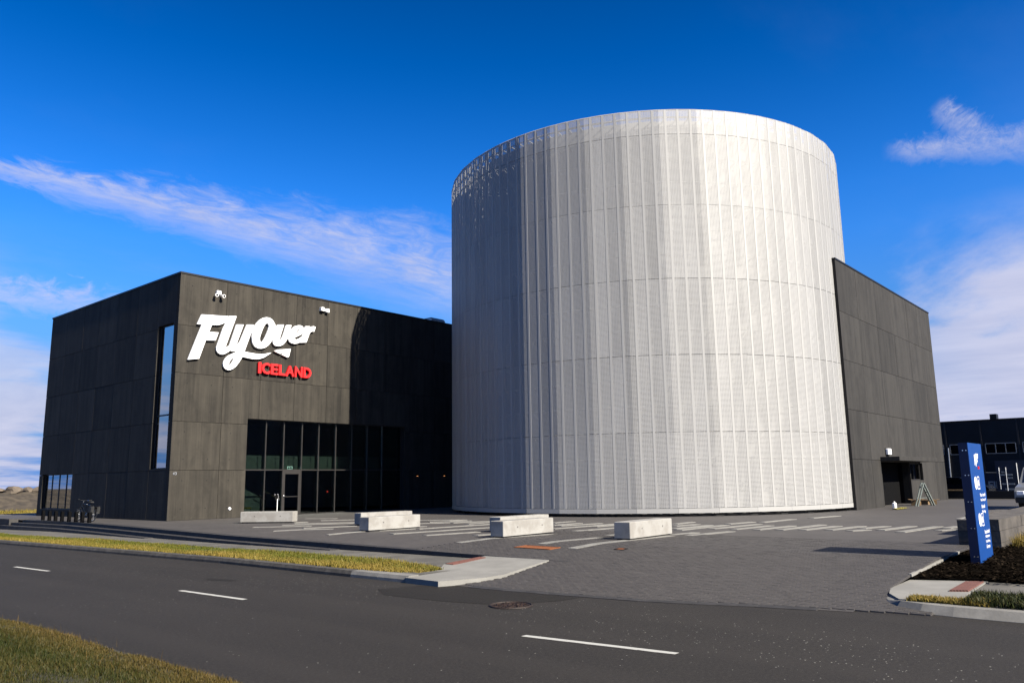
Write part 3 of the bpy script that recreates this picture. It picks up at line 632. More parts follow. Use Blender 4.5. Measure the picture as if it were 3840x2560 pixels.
# ---------------------------------------------------------------- grass
def grass(name, pts, hgt, tone, m_, label, lean=.5, wid=.006, seg=True):
    """every blade a thin bent leaf; pts (n,3), hgt (n), tone (n)"""
    n = len(pts); a = rng.uniform(0, 2*math.pi, n); b = rng.uniform(0, 2*math.pi, n); l = np.abs(rng.normal(0, lean, n))
    d = np.stack([np.cos(a), np.sin(a), np.zeros(n)], 1); s_ = np.stack([np.cos(b), np.sin(b), np.zeros(n)], 1)*wid*rng.uniform(.7, 1.5, n)[:, None]
    up = np.array([0, 0, 1.0]); h = hgt[:, None]
    mid = pts + up*h*.55 + d*h*(l*.28)[:, None]; tip = pts + up*h*(1-.25*np.minimum(l, 1.5))[:, None] + d*h*(l*.95)[:, None]
    V = np.stack([pts-s_, pts+s_, mid+s_*.7, mid-s_*.7, tip], 1).reshape(-1, 3)
    base = np.arange(n)*5
    me = bpy.data.meshes.new(name); me.vertices.add(5*n); me.vertices.foreach_set('co', V.ravel().astype(np.float32))
    li = np.stack([base, base+1, base+2, base+3, base+3, base+2, base+4], 1).ravel()
    me.loops.add(7*n); me.loops.foreach_set('vertex_index', li.astype(np.int32)); me.polygons.add(2*n)
    st_ = np.stack([np.arange(n)*7, np.arange(n)*7+4], 1).ravel(); me.polygons.foreach_set('loop_start', st_.astype(np.int32))
    me.materials.append(m_); me.update(calc_edges=True); me.validate()
    me.attributes.new('tone', 'FLOAT', 'POINT').data.foreach_set('value', np.repeat(np.clip(tone, 0, 1), 5).astype(np.float32))
    o = bpy.data.objects.new(name, me); COL.objects.link(o); return tag(o, label, 'grass', kind='stuff')
def fnoise(x, y, s, seed):
    r_ = np.random.default_rng(seed); o = np.zeros_like(x)
    for k in range(6):
        a = r_.uniform(0, 6.28); f = s*(1.5**k)*.6; o += np.sin((x*math.cos(a)+y*math.sin(a))*f+r_.uniform(0, 6.28))/(1.25**k)
    return o/3.2
# strip between kerb and pavement
n = 90000; y = -25.6+rng.random(n)**1.25*36; back = np.interp(y, [-25.6, -24.9, -23, -19, -5, 2, 11], [-6.5, -6.25, -5.8, -5.4, -5.3, -5.5, -4.9]); fr = np.array([kx(v)+.30 for v in np.linspace(-26, 12, 60)]); fr = np.interp(y, np.linspace(-26, 12, 60), fr)
fr = fr + np.where(y < -24.5, (-24.5-y)*.3, 0)
t = rng.random(n); x = fr+(back-fr)*t+rng.normal(0, .03, n); z = -.33-.0082*(y+26)+.12
pt = np.stack([x, y, z], 1); nz = fnoise(x, y, 1.3, 3)
keep = (nz > -.75) | (rng.random(n) < .35); pt = pt[keep]; x, y, t, nz = x[keep], y[keep], t[keep], nz[keep]
h = np.clip(rng.normal(.062, .025, len(x)), .02, .16)*(1+.5*nz)
grass('strip_grass', pt, h, .17+.42*(1-t)*(t < .45)+.22*nz+rng.normal(0, .16, len(x))+np.where(y < -23.5, .25, 0), M_GRASS, 'strip of yellow green grass between kerb and pavement', .55, .007)
# foreground verge
n = 290000; x = -14.66-rng.random(n)**1.25*5.2; y = rng.uniform(-33.5, -21.5, n); nz = fnoise(x, y, 1.1, 5); nz2 = fnoise(x, y, 3.4, 9)
edge_ = np.clip((-14.70-x)/.7, 0, 1); x = x+(.16*nz2+rng.normal(0, .05, n))*(1-edge_)
z = np.where(x > -14.7, -.3, -.22+.05*np.clip(-14.9-x, 0, 4)); pt = np.stack([x, y, z], 1)
h = np.clip(rng.normal(.042, .02, n), .012, .14)*(1+.5*nz+.4*nz2)*(1-.25*(1-edge_))
grass('verge_grass', pt, h, .07+.50*(1-edge_)+.24*nz+.12*nz2+rng.normal(0, .15, n), M_GRASSG, 'rough green and straw grass on the verge nearest the camera', .6, .0032)
n = 160; x = -14.62-rng.random(n)*.9; y = rng.uniform(-32.5, -22, n); pt = np.stack([x, y, np.full(n, -.21)], 1)
grass('seed_heads', pt, np.clip(rng.normal(.10, .03, n), .05, .18), np.full(n, .95), M_GRASSG, 'tall dry stalks along the edge of the near verge', .35, .0022)
# right-hand patches
n = 5000; x = rng.uniform(-5.74, -5.3, n); y = rng.uniform(-35.95, -34.85, n); keep = x > -5.9+np.abs(y+35.4)*.08; x, y = x[keep], y[keep]
grass('corner_grass', np.stack([x, y, np.full(len(x), -.205)], 1), np.clip(rng.normal(.055, .02, len(x)), .02, .12), .72+rng.normal(0, .2, len(x)), M_GRASS, 'dry tufts growing along the pale corner kerb', .8, .005)
n = 9000; x = rng.uniform(-5.72, -4.55, n); y = rng.uniform(-38.5, -35.6, n)
grass('corner_green', np.stack([x, y, np.full(len(x), -.205)], 1), np.clip(rng.normal(.10, .03, n), .03, .2), .05+rng.normal(0, .12, n), M_GRASSG, 'dark green weeds beside the kerb in the right corner', .6, .007)
n = 5000; x = rng.uniform(3.0, 6.2, n); y = -34.95-rng.random(n)*.9
grass('dry_grass', np.stack([x, y, np.full(n, -.12)], 1), np.clip(rng.normal(.30, .09, n), .1, .5), .78+rng.normal(0, .15, n), M_GRASS, 'dry straw coloured grass against the block wall', .7, .006)

# ---------------------------------------------------------------- walls of cast concrete panels
def cut(u0, u1, v0, v1, opens):
    """rectangle minus openings, as smaller rectangles"""
    out = [(u0, u1, v0, v1)]
    for a, b, c, d in opens:
        nx = []
        for (p, q, r_, s_) in out:
            if a >= q or b <= p or c >= s_ or d <= r_: nx.append((p, q, r_, s_)); continue
            if p < a: nx.append((p, a, r_, s_))
            if b < q: nx.append((b, q, r_, s_))
            m0, m1 = max(p, a), min(q, b)
            if r_ < c: nx.append((m0, m1, r_, c))
            if d < s_: nx.append((m0, m1, d, s_))
        out = nx
    return out
def panel_wall(par, us, vs, opens, place, m_, th=.30, ties=True, tu=(.25, .75), tz=(.55, 1.93)):
    """place(u, v, depth) -> world; depth grows into the building. Each cast panel is one part."""
    core = MB()
    def bx(mb, u0, u1, v0, v1, d0, d1, slot=0):
        c = [place(u, v, d) for d in (d0, d1) for v in (v0, v1) for u in (u0, u1)]
        mb.add(c, [(0, 1, 3, 2), (4, 6, 7, 5), (0, 4, 5, 1), (2, 3, 7, 6), (0, 2, 6, 4), (1, 5, 7, 3)], slot)
    for i in range(len(us)-1):
        for j in range(len(vs)-1):
            g_ = .009
            pieces = cut(us[i], us[i+1], vs[j], vs[j+1], opens)
            if not pieces: continue
            dd = random.uniform(0, .004); made = []
            for (a, b, c, d) in pieces:
                if b-a < .02 or d-c < .02: continue
                mb = MB(); made.append((mb, a, b, c, d))
                bx(mb, a+(g_ if abs(a-us[i]) < 1e-6 and i > 0 else 0), b-(g_ if abs(b-us[i+1]) < 1e-6 else 0), c+(g_ if abs(c-vs[j]) < 1e-6 else 0), d-(g_ if abs(d-vs[j+1]) < 1e-6 else 0), dd, .12)
                bx(core, a, b, c, d, .10, th)
            if ties:
                w = us[i+1]-us[i]; hgt = vs[j+1]-vs[j]
                for fu in tu:
                    for z_ in tz:
                        u, v = us[i]+fu*w, vs[j]+z_*hgt/2.45
                        if w < 1.0 or v > vs[j+1]-.1: continue
                        for (mb, a, b, c, d) in made:
                            if a+.06 < u < b-.06 and c+.06 < v < d-.06:
                                r_ = .032; ring = [place(u+r_*math.cos(t), v+r_*math.sin(t), dd-.003) for t in np.linspace(0, 2*math.pi, 7)[:-1]]
                                mb.add(ring, [tuple(range(6))], 1)
            for q_ in made: q_[0].build('concrete_panel', [m_, M_HOLE], par, fix=False)
    core.build('wall_core', M_CORE, par)
ZL = [0.0, 2.452, 4.872, 7.322, 9.773, 12.44]
LY = 16.8
eb = empty('entrance_building', (0, 0, 0), 0, 'dark concrete block with white wall lettering and glazed entrance', 'building')
# sunlit front, faces the forecourt
usx = [0.0] + [0.42+2.2*i for i in range(1, 12)]
ENT = (4.15, 15.4, -1, 5.19)
panel_wall(eb, usx, ZL, [ENT], lambda u, v, d: (u, d, v), M_CONC)
# shaded side, faces the road
TW = (.43, 2.12, 2.53, 9.92); LW = (11.75, 16.25, .42, 2.50)
usy = [0.125, 2.2, 4.6, 7.05, 9.45, 11.75, 14.3, LY]
panel_wall(eb, usy, ZL, [TW, LW], lambda u, v, d: (d, u, v), M_CONC, tu=(.3, .78))
m_ = MB(); m_.box(.3, 24.6, LY-.3, LY, 0, 12.44); m_.box(24.3, 24.6, .3, LY-.3, 0, 12.44); m_.build('rear_wall', M_CONC, eb)
m_ = MB(); m_.box(.2, 24.5, .2, LY-.1, 12.02, 12.2); m_.build('roof', M_ROOF, eb)
m_ = MB(); m_.box(-.035, 24.65, -.035, .34, 12.44, 12.53); m_.box(-.035, .34, .34, LY+.03, 12.44, 12.53); m_.build('coping', M_COPE, eb)
m_ = MB(); m_.box(.32, 24.2, .45, LY-.4, -.02, .012); m_.build('floor', M_INTF, eb)
m_ = MB(); m_.box(.4, 24.2, 9.0, 9.2, .012, 12.0); m_.box(.32, 24.2, 1.0, 9.0, 5.55, 5.7); m_.build('inner_wall', M_INT, eb)
m_ = MB(); m_.box(.32, .42, 2.4, 11.4, .02, 12.0); m_.build('inner_lining', M_INT, eb)
# reveals of the tall window and of the low window, part of the concrete
def reveal(u0, u1, v0, v1, dep):
    mb = MB(); t = .03
    mb.box(.125, dep, u1-.004, u1+t, v0, v1); mb.box(.125, dep, u0-t, u0+.004, v0, v1); mb.box(.125, dep, u0-t, u1+t, v1-.004, v1+t); mb.box(.125, dep, u0-t, u1+t, v0-t, v0+.004)
    mb.build('reveal', M_CONC, eb)
reveal(*TW, .26); reveal(*LW, .26)
# tall window
tw = MB(); fx0, fx1 = .15, .22
y0, y1, z0, z1 = TW; f = .06
tw.box(fx0, fx1, y0, y0+f, z0, z1); tw.box(fx0, fx1, y1-f, y1, z0, z1); tw.box(fx0, fx1, y0+f, y1-f, z0, z0+f); tw.box(fx0, fx1, y0+f, y1-f, z1-f, z1); tw.box(fx0, fx1, y0+f, y1-f, 5.20, 5.27)
w_ = tw.build('window', M_FRAME, eb, label='tall narrow window at the corner of the block')
for a, b in ((z0+f, 5.20), (5.27, z1-f)):
    p = MB(); p.box(.18, .192, y0+f, y1-f, a, b); p.build('pane', M_MIRROR, w_)
# low window
y0, y1, z0, z1 = LW; lw = MB(); fx0, fx1 = .15, .22
lw.box(fx0, fx1, y0, y0+f, z0, z1); lw.box(fx0, fx1, y1-f, y1, z0, z1); lw.box(fx0, fx1, y0+f, y1-f, z0, z0+f); lw.box(fx0, fx1, y0+f, y1-f, z1-f, z1)
w_ = lw.build('window', M_FRAME, eb, label='low wide window of four panes near the bicycle posts')
ed = np.linspace(y0+f, y1-f, 5)
for i in range(3):
    p = MB(); p.box(fx0, fx1, ed[i+1]-.035, ed[i+1]+.035, z0+f, z1-f); p.build('mullion', M_FRAME, w_)
for i in range(4):
    p = MB(); p.box(.18, .192, ed[i]+.035, ed[i+1]-.035, z0+f, z1-f); p.build('pane', M_MIRROR, w_)
m_ = MB(); m_.box(-.03, .148, y0+.004, y1-.004, z0-.03, z0+.012); m_.build('sill', M_COPE, eb)
# glazed entrance, set back
mx = [4.18, 5.48, 6.62, 7.82, 8.97, 10.19, 11.40, 12.60, 13.80, 15.36]
gf = empty('glazed_front', (4, .3, 0)); gf.parent = eb
for i, x in enumerate(mx):
    p = MB(); w = .055 if 0 < i < len(mx)-1 else .06; p.box(x-w/2, x+w/2, .26, .60, .012, 5.19); p.build('mullion', M_FRAME, gf)
for i in range(len(mx)-1):
    a, b = mx[i]+.03, mx[i+1]-.03; door = i == 2
    p = MB(); p.box(a, b, .29, .37, 2.44, 2.50); p.build('transom', M_FRAME, gf)
    p = MB(); p.box(a, b, .325, .34, 2.50, 5.16); p.build('pane', M_GLASS, gf)
    if not door:
        p = MB(); p.box(a, b, .325, .34, .05, 2.44); p.build('pane', M_GLASS, gf)
        p = MB(); p.box(a, b, .29, .37, .012, .05); p.build('threshold', M_FRAME, gf)
p = MB(); p.box(4.18, 15.4, .27, .40, 5.16, 5.195); p.build('head_rail', M_FRAME, gf)
a, b = mx[2]+.03, mx[3]-.03
d = MB(); d.box(a, a+.13, .27, .39, .015, 2.44); d.box(b-.13, b, .27, .39, .015, 2.44); d.box(a+.13, b-.13, .27, .39, 2.24, 2.44); d.box(a+.13, b-.13, .27, .39, .015, .11); d.box(a+.13, b-.13, .30, .37, .98, 1.02)
dr = d.build('door', M_FRAME, eb, label='framed glass entrance door')
p = MB(); p.box(a+.13, b-.13, .325, .34, .11, 2.24); p.build('pane', M_GLASS, dr)
p = MB(); p.cyl((a+.065, .27, 1.05), (a+.065, .20, 1.05), .014); p.cyl((a+.055, .20, 1.05), (a+.20, .20, 1.05), .012); p.box(a+.045, a+.085, .262, .27, .95, 1.09); p.build('handle', M_CHROME, dr)
m_ = MB(); m_.box(4.0, 19.5, 1.05, 1.12, 2.50, 3.28); m_.build('bulkhead', M_BAND, eb)
# inside the entrance: stair, chair, exit sign
st = empty('staircase', (5.2, 2.6, 0), 0, 'pale concrete stair with timber handrail behind the entrance glass', 'staircase')
m_ = MB()
for i in range(9): m_.box(5.0, 6.0, 2.2+i*.28, 2.5+i*.28, .012, .18+.17*i)
m_.build('flight', M_BAND, st)
m_ = MB(); m_.add([(4.55, 2.4, .02), (6.9, 2.4, .02), (6.9, 2.4, .85), (4.55, 2.4, 1.95), (4.55, 2.5, .02), (6.9, 2.5, .02), (6.9, 2.5, .85), (4.55, 2.5, 1.95)], [(0, 1, 2, 3), (7, 6, 5, 4), (0, 4, 5, 1), (1, 5, 6, 2), (2, 6, 7, 3), (3, 7, 4, 0)]); m_.build('stringer', M_BAND, st)
m_ = MB(); m_.beam((6.1, 1.6, 1.45), (7.3, 1.6, .85), .05, .04); m_.build('handrail', M_WOOD, st)
for i in range(8):
    x = 6.15+i*.155; p = MB(); p.cyl((x, 1.6, .012), (x, 1.6, 1.44-i*.0775), .012, n=6); p.build('baluster', M_BLACK, st)
ch = empty('chair', (5.05, 1.35, 0), R(30), 'yellow upholstered chair just inside the entrance glass', 'chair')
m_ = MB(); m_.cbox(-.24, .24, -.24, .24, .40, .48, .03); m_.build('seat', M_YELLOW, ch, world=False)
m_ = MB(); m_.cbox(-.24, .24, .20, .27, .48, .86, .03); m_.build('backrest', M_YELLOW, ch, world=False)
for sx in (-1, 1):
    for sy in (-1, 1): m_ = MB(); m_.cyl((sx*.20, sy*.20, .40), (sx*.23, sy*.23, .012), .014, n=6); m_.build('leg', M_BLACK, ch, world=False)
ex_ = empty('exit_sign', (7.36, .72, 2.55), 0, 'small lit exit sign hanging above the entrance door', 'sign')
m_ = MB(); m_.box(7.20, 7.54, .70, .72, 2.52, 2.68); m_.build('lit_panel', M_EXIT, ex_)
m_ = MB(); m_.box(7.24, 7.33, .694, .697, 2.54, 2.64); m_.box(7.36, 7.42, .694, .697, 2.55, 2.65); m_.box(7.44, 7.50, .694, .697, 2.54, 2.64); m_.build('pictogram', M_DARKST, ex_)
m_ = MB(); m_.cyl((7.25, .71, 2.68), (7.25, .71, 5.55), .006, n=5); m_.cyl((7.49, .71, 2.68), (7.49, .71, 5.55), .006, n=5); m_.build('hanger', M_BLACK, ex_)
rl = empty('button_lamp', (9.85, .45, 1.1), 0, 'tiny red light inside the right hand entrance pane', 'lamp')
m_ = MB(); m_.cyl((9.98, .70, 1.22), (9.98, .66, 1.22), .045, .035); m_.build('lens', M_REDL, rl)
m_ = MB(); m_.box(9.92, 10.04, .70, .76, 1.10, 1.34); m_.cyl((9.98, .73, .012), (9.98, .73, 1.10), .02, n=6); m_.build('housing', M_BLACK, rl)
# lectern outside the door
le = empty('information_stand', (5.9, -.5, 0), 0, 'slim white stand with a tilted board left of the entrance door', 'stand')
m_ = MB(); m_.cyl((5.88, -.42, .02), (5.88, -.42, .92), .018, n=8); m_.build('post', M_WHITE, le)
m_ = MB(); m_.cyl((5.88, -.42, .0), (5.88, -.42, .022), .17, n=20); m_.build('foot', M_WHITE, le)
m_ = MB(); m_.add([(5.60, -.60, 1.13), (5.76, -.62, 1.14), (6.04, -.30, .84), (5.86, -.28, .83)]+[(5.60, -.58, 1.10), (5.76, -.60, 1.11), (6.04, -.28, .81), (5.86, -.26, .80)], [(0, 1, 2, 3), (7, 6, 5, 4), (0, 4, 5, 1), (1, 5, 6, 2), (2, 6, 7, 3), (3, 7, 4, 0)]); m_.build('board', M_DARKST, le, fix=True)
m_ = MB(); m_.beam((5.60, -.605, 1.142), (5.86, -.285, .842), .03, .02); m_.beam((5.765, -.625, 1.152), (6.045, -.305, .852), .03, .02); m_.build('board_rim', M_WHITE, le)
# wall lights in the shaded part of the front
for i, x in enumerate((16.47, 18.91)):
    r_ = empty('wall_light', (x, 0, 2.1), 0, ['warm little wall light nearer the entrance glass', 'warm little wall light nearer the white drum'][i], 'lamp', 'wall lights in the shaded passage')
    m_ = MB(); m_.box(x-.05, x+.05, -.11, -.004, 2.08, 2.22); m_.build('housing', M_BLACK, r_)
    m_ = MB(); m_.box(x-.035, x+.035, -.10, -.03, 2.062, 2.079); m_.build('lens', M_GLOW, r_)
# floodlights on the sunlit wall
fl = empty('floodlight', (2.05, 0, 11.6), 0, 'white twin spotlight high on the sunlit wall above the lettering', 'floodlight')
m_ = MB(); m_.cbox(1.93, 2.18, -.20, -.004, 11.66, 11.84, .02); m_.build('box', M_WHITE, fl)
for x in (1.88, 2.24):
    m_ = MB(); m_.cyl((x, -.13, 11.60), (x+(.02 if x > 2 else -.02), -.33, 11.55), .055, .095, 16); h_ = m_.build('lamp_head', M_WHITE, fl, fix=True)
    m_ = MB(); q = Vector((x+(.02 if x > 2 else -.02), -.333, 11.55)); m_.cyl(q, q+Vector((0, -.006, -.002)), .06, .06, 14); m_.build('lens', M_DARKST, h_)
    m_ = MB(); m_.cyl((2.05, -.1, 11.66), (x, -.14, 11.60), .018, n=6); m_.build('arm', M_WHITE, fl)
fl = empty('floodlight', (8.85, 0, 11.8), 0, 'white box floodlight near the edge of the drum shadow', 'floodlight')
m_ = MB(); m_.cbox(8.56, 8.78, -.24, -.004, 11.76, 11.98, .02); m_.cbox(8.94, 9.14, -.24, -.004, 11.72, 11.94, .02); m_.build('lamp_head', M_WHITE, fl)
m_ = MB(); m_.box(8.78, 8.94, -.18, -.004, 11.78, 11.92); m_.build('bracket', M_WHITE, fl)
m_ = MB(); m_.box(8.58, 8.76, -.22, -.03, 11.748, 11.76); m_.box(8.96, 9.12, -.22, -.03, 11.708, 11.72); m_.build('lens', M_DARKST, fl)
rd = empty('round_light', (3.31, 0, .48), 0, 'round white wall light low on the sunlit wall', 'lamp')
m_ = MB(); m_.cyl((3.31, -.004, .48), (3.31, -.06, .48), .075, .065, 20); m_.build('disc', M_WHITE, rd, fix=True)
m_ = MB(); m_.torus((3.31, -.01, .48), (0, 1, 0), .078, .01, 20, 6); m_.build('ring', M_STEEL, rd)
hn = empty('house_number', (.26, 0, 2.25), 0, 'grey metal house number 43 beside the building corner', 'sign')
for ch_, a, b in (('4', .16, .255), ('3', .275, .36)):
    text_mb(ch_, a, b, 2.22, 2.36, lambda u, v, d: (u, -.004-d, v), .018, .01).build('numeral', M_STEEL, hn, fix=True)
sk = MB(); sk.cbox(18.66, 20.1, 1.0, 2.2, 12.2, 13.0, .06)
so = empty('roof_light', (19.4, 1.6, 12.2), 0, 'small grey skylight on the flat roof beside the drum', 'skylight'); sk.build('upstand', M_STEEL, so)
m_ = MB(); m_.cbox(18.72, 20.04, 1.06, 2.14, 13.0, 13.05, .04); m_.build('dome', M_DGLASS, so)

# ---------------------------------------------------------------- lettering
LOGO=[
  ('F',[(1.15,10.42),(2.66,10.55),(2.64,10.45),(2.59,10.34),(2.53,10.23),(2.43,10.15),(2.31,10.07),(2.15,10.01),(2.02,9.98),(1.74,9.95),(1.61,9.56),(2.14,9.60),(1.99,9.16),(1.45,9.10),(1.13,8.10),(0.54,7.99),(1.20,9.90),(0.94,9.89)],[]),
  ('ly',[(2.70,10.57),(3.13,10.62),(2.57,8.89),(2.59,8.85),(2.63,8.87),(2.74,8.95),(2.80,8.99),(2.83,9.10),(3.15,10.17),(3.57,10.22),(3.22,9.17),(3.21,9.10),(3.24,9.08),(3.29,9.12),(3.37,9.23),(3.43,9.36),(3.77,10.25),(4.20,10.30),(3.68,8.75),(3.90,8.74),(4.14,8.73),(4.38,8.72),(4.69,8.73),(4.93,8.77),(5.12,8.83),(5.33,8.89),(5.25,8.81),(5.05,8.67),(4.87,8.55),(4.63,8.46),(4.40,8.42),(4.15,8.41),(3.91,8.43),(3.57,8.46),(3.53,8.37),(3.38,8.12),(3.23,7.91),(3.07,7.77),(2.90,7.68),(2.74,7.67),(2.60,7.73),(2.52,7.83),(2.49,7.97),(2.52,8.12),(2.62,8.30),(2.79,8.46),(3.01,8.58),(3.17,8.66),(3.28,8.76),(3.20,8.73),(3.07,8.70),(2.94,8.70),(2.87,8.74),(2.74,8.63),(2.58,8.52),(2.43,8.46),(2.30,8.46),(2.16,8.52),(2.08,8.62),(2.06,8.79),(2.11,8.97),(2.38,9.84),(2.56,10.23),(2.64,10.36)],[(3.16,8.40),(3.02,8.33),(2.89,8.20),(2.82,8.07),(2.81,7.98),(2.85,7.93),(2.92,7.98),(3.01,8.13),(3.09,8.29)]),
  ('O',[(4.94,10.83),(5.11,10.83),(5.26,10.79),(5.39,10.68),(5.49,10.54),(5.54,10.39),(5.54,10.17),(5.52,10.01),(5.44,9.73),(5.32,9.52),(5.13,9.27),(4.94,9.12),(4.72,9.04),(4.51,9.03),(4.31,9.11),(4.18,9.25),(4.12,9.43),(4.09,9.62),(4.12,9.87),(4.21,10.16),(4.35,10.41),(4.53,10.62),(4.75,10.77)],[(5.01,10.51),(4.91,10.45),(4.81,10.31),(4.70,10.03),(4.62,9.80),(4.58,9.62),(4.59,9.47),(4.65,9.39),(4.71,9.40),(4.79,9.47),(4.89,9.64),(5.00,9.89),(5.09,10.13),(5.13,10.33),(5.10,10.45)]),
  ('v',[(5.50,10.38),(5.62,10.42),(5.68,10.51),(6.08,10.57),(5.84,9.76),(5.82,9.64),(5.84,9.62),(5.91,9.68),(6.01,9.85),(6.10,10.11),(6.20,10.46),(6.25,10.57),(6.58,10.61),(6.49,10.29),(6.44,9.99),(6.34,9.80),(6.22,9.59),(6.08,9.43),(5.90,9.33),(5.75,9.30),(5.57,9.31),(5.46,9.39),(5.41,9.50),(5.41,9.66),(5.47,9.94),(5.54,10.14),(5.51,10.16)],[]),
  ('e',[(7.04,10.67),(7.20,10.68),(7.33,10.64),(7.41,10.53),(7.41,10.39),(7.35,10.27),(7.22,10.14),(7.04,10.03),(6.83,9.94),(6.83,9.86),(6.87,9.82),(6.99,9.84),(7.15,9.92),(7.30,10.04),(7.38,10.09),(7.33,9.85),(7.21,9.71),(7.03,9.61),(6.82,9.56),(6.63,9.58),(6.49,9.64),(6.42,9.74),(6.40,9.88),(6.46,10.06),(6.54,10.26),(6.65,10.44),(6.81,10.59)],[(7.10,10.46),(7.02,10.41),(6.95,10.31),(6.90,10.20),(6.98,10.22),(7.07,10.30),(7.12,10.40)]),
  ('r',[(7.52,10.68),(7.83,10.72),(7.80,10.63),(7.95,10.72),(8.09,10.76),(8.22,10.72),(8.13,10.44),(8.02,10.44),(7.89,10.39),(7.80,10.27),(7.74,10.09),(7.61,9.74),(7.17,9.67),(7.33,10.04),(7.42,10.35)],[]),
  ('plane',[(5.52,9.00),(5.73,9.10),(6.58,9.24),(6.48,8.80),(6.40,8.73),(6.02,8.84),(6.11,8.95),(5.88,8.88)],[]),
]
lg = empty('wall_lettering', (4, 0, 7.6), 0, 'big white and red raised letters reading FlyOver Iceland', 'sign')
for i, (nm, po, ho) in enumerate(LOGO):
    o = poly_extrude(po, [ho], -.06, -.165-.003*(i % 3), lambda u, v, d: (u, d, v)).build('paper_plane' if nm == 'plane' else 'letter', M_LETTER, lg)
    if nm != 'plane': o['label'] = 'white letter '+{'ly': 'l and y joined with a long swash'}.get(nm, nm)
    st_ = MB(); cx = sum(p[0] for p in po)/len(po); cz = sum(p[1] for p in po)/len(po)
    if nm == 'ly': cx, cz = 2.35, 9.1
    if nm == 'O': cx, cz = 4.35, 9.9
    if nm == 'e': cx, cz = 6.6, 9.8
    if nm == 'v': cx, cz = 5.7, 9.5
    if nm == 'F': cx, cz = 1.3, 9.5
    st_.cyl((cx, -.06, cz), (cx, -.004, cz), .03, n=6); st_.build('stand_off', M_DARKST, o)
for ch_, a, b, zb in (('I', 4.55, 4.73, 7.67), ('C', 4.77, 5.29, 7.665), ('E', 5.33, 5.80, 7.67), ('L', 5.84, 6.28, 7.67), ('A', 6.29, 6.84, 7.67), ('N', 6.88, 7.40, 7.67), ('D', 7.46, 7.99, 7.67)):
    o = text_mb(ch_, a, b, zb, zb+.60+(.01 if ch_ == 'C' else 0), lambda u, v, d: (u, -.05-d, v), .15, .028).build('letter', M_RED, lg, fix=True, label='red letter '+ch_)
    st_ = MB(); st_.cyl(((a+b)/2-(b-a)*.33*(ch_ != 'I'), -.05, zb+.1), ((a+b)/2-(b-a)*.33*(ch_ != 'I'), -.004, zb+.1), .02, n=6); st_.build('stand_off', M_DARKST, o)

# ---------------------------------------------------------------- the white drum
CX_, CY_, RD = 22.23, -13.86, 11.59
dh = empty('drum_hall', (CX_, CY_, 0), 0, 'tall round hall clad in perforated white metal panels', 'building')
A0 = -179.4
def on_poly(deg, off=0.0):
    """point of the forty-sided outline at an angle"""
    k = math.floor((deg-A0)/9); mid = R(A0+9*k+4.5); t = R(deg)-mid; rr = (RD*math.cos(R(4.5))*1.0025+off)/math.cos(t)
    return (CX_+rr*math.cos(R(deg)), CY_+rr*math.sin(R(deg)))
ZR = [.36, 3.73, 7.25, 10.84, 14.43, 17.98, 19.27]
def strip_angles(a, b):
    out = [a]; k = math.ceil((a-A0)/9-1e-9)
    while A0+9*k < b-1e-6:
        if A0+9*k > a+1e-6: out.append(A0+9*k)
        k += 1
    return out+[b]
def pan(mb, a, b, z0, z1, off=0.0, flange=.04):
    an = strip_angles(a, b); n = len(an)
    fr = [on_poly(t, off) for t in an]; bk = [on_poly(t, off-flange) for t in an]
    vs = [(p[0], p[1], z) for z in (z0, z1) for p in fr]+[(p[0], p[1], z) for z in (z0, z1) for p in bk]
    fs = [(i, i+1, n+i+1, n+i) for i in range(n-1)]
    fs += [(2*n+i+1, 2*n+i, i, i+1)[::-1] for i in range(n-1)] + [(n+i, n+i+1, 3*n+i+1, 3*n+i) for i in range(n-1)]
    fs += [(0, n, 3*n, 2*n), (n-1, 2*n+n-1, 3*n+n-1, n+n-1)]
    mb.add(vs, fs)
dm = .24
def seen(t): return -238 <= t <= -82
rest = MB(); restm = MB(); rests = MB()
for k in range(120):
    t0 = -177.9-60+3*k; t1 = t0+3; vis = seen((t0+t1)/2)
    tone_ = random.random()
    for j in range(5):
        mb = MB() if vis else rest
        pan(mb, t0+dm, t1-dm, ZR[j]+.008, ZR[j+1]-.008)
        if vis: mb.build('perforated_panel', M_PERF, dh).color = (tone_, tone_, tone_, 1)
    if k % 3 == 0:   # the top course is one wide panel per facet
        mb = MB() if vis else rest; pan(mb, t0+dm, t0+9-dm, ZR[5]+.008, ZR[6]-.05)
        if vis: mb.build('top_panel', M_PERF, dh)
    mb = MB() if vis else restm
    ca = on_poly(t0, .008); cb = on_poly(t0, -.05); fm = R(A0+9*math.floor((t0-A0)/9)+4.5); tx, ty = -math.sin(fm), math.cos(fm); w = .052
    poly = [(ca[0]-tx*w, ca[1]-ty*w), (ca[0]+tx*w, ca[1]+ty*w), (cb[0]+tx*w, cb[1]+ty*w), (cb[0]-tx*w, cb[1]-ty*w)]
    mb.prism(poly, .365, 19.225)
    if vis: mb.build('mullion', M_ALU, dh, fix=True)
for k in range(40):
    a = A0+9*k-60*0; a = A0-63+9*k; mb = MB() if seen(a+4.5) else rests
    pan(mb, a+.02, a+8.98, .15, .355, .012, .06)
    if seen(a+4.5): mb.build('skirt_panel', M_ALU, dh)
rest.build('hidden_panels', M_PERF, dh, kind='stuff'); restm.build('hidden_mullions', M_ALU, dh, kind='stuff', fix=True); rests.build('hidden_skirt', M_ALU, dh, kind='stuff')
m_ = MB(); n = 80
def ringwall(mb, r_, z0, z1, slot=0):
    vs = [(CX_+r_*math.cos(2*math.pi*i/n), CY_+r_*math.sin(2*math.pi*i/n), z) for z in (z0, z1) for i in range(n)]
    mb.add(vs, [(i, (i+1) % n, n+(i+1) % n, n+i) for i in range(n)]+[tuple(range(n, 2*n))], slot)
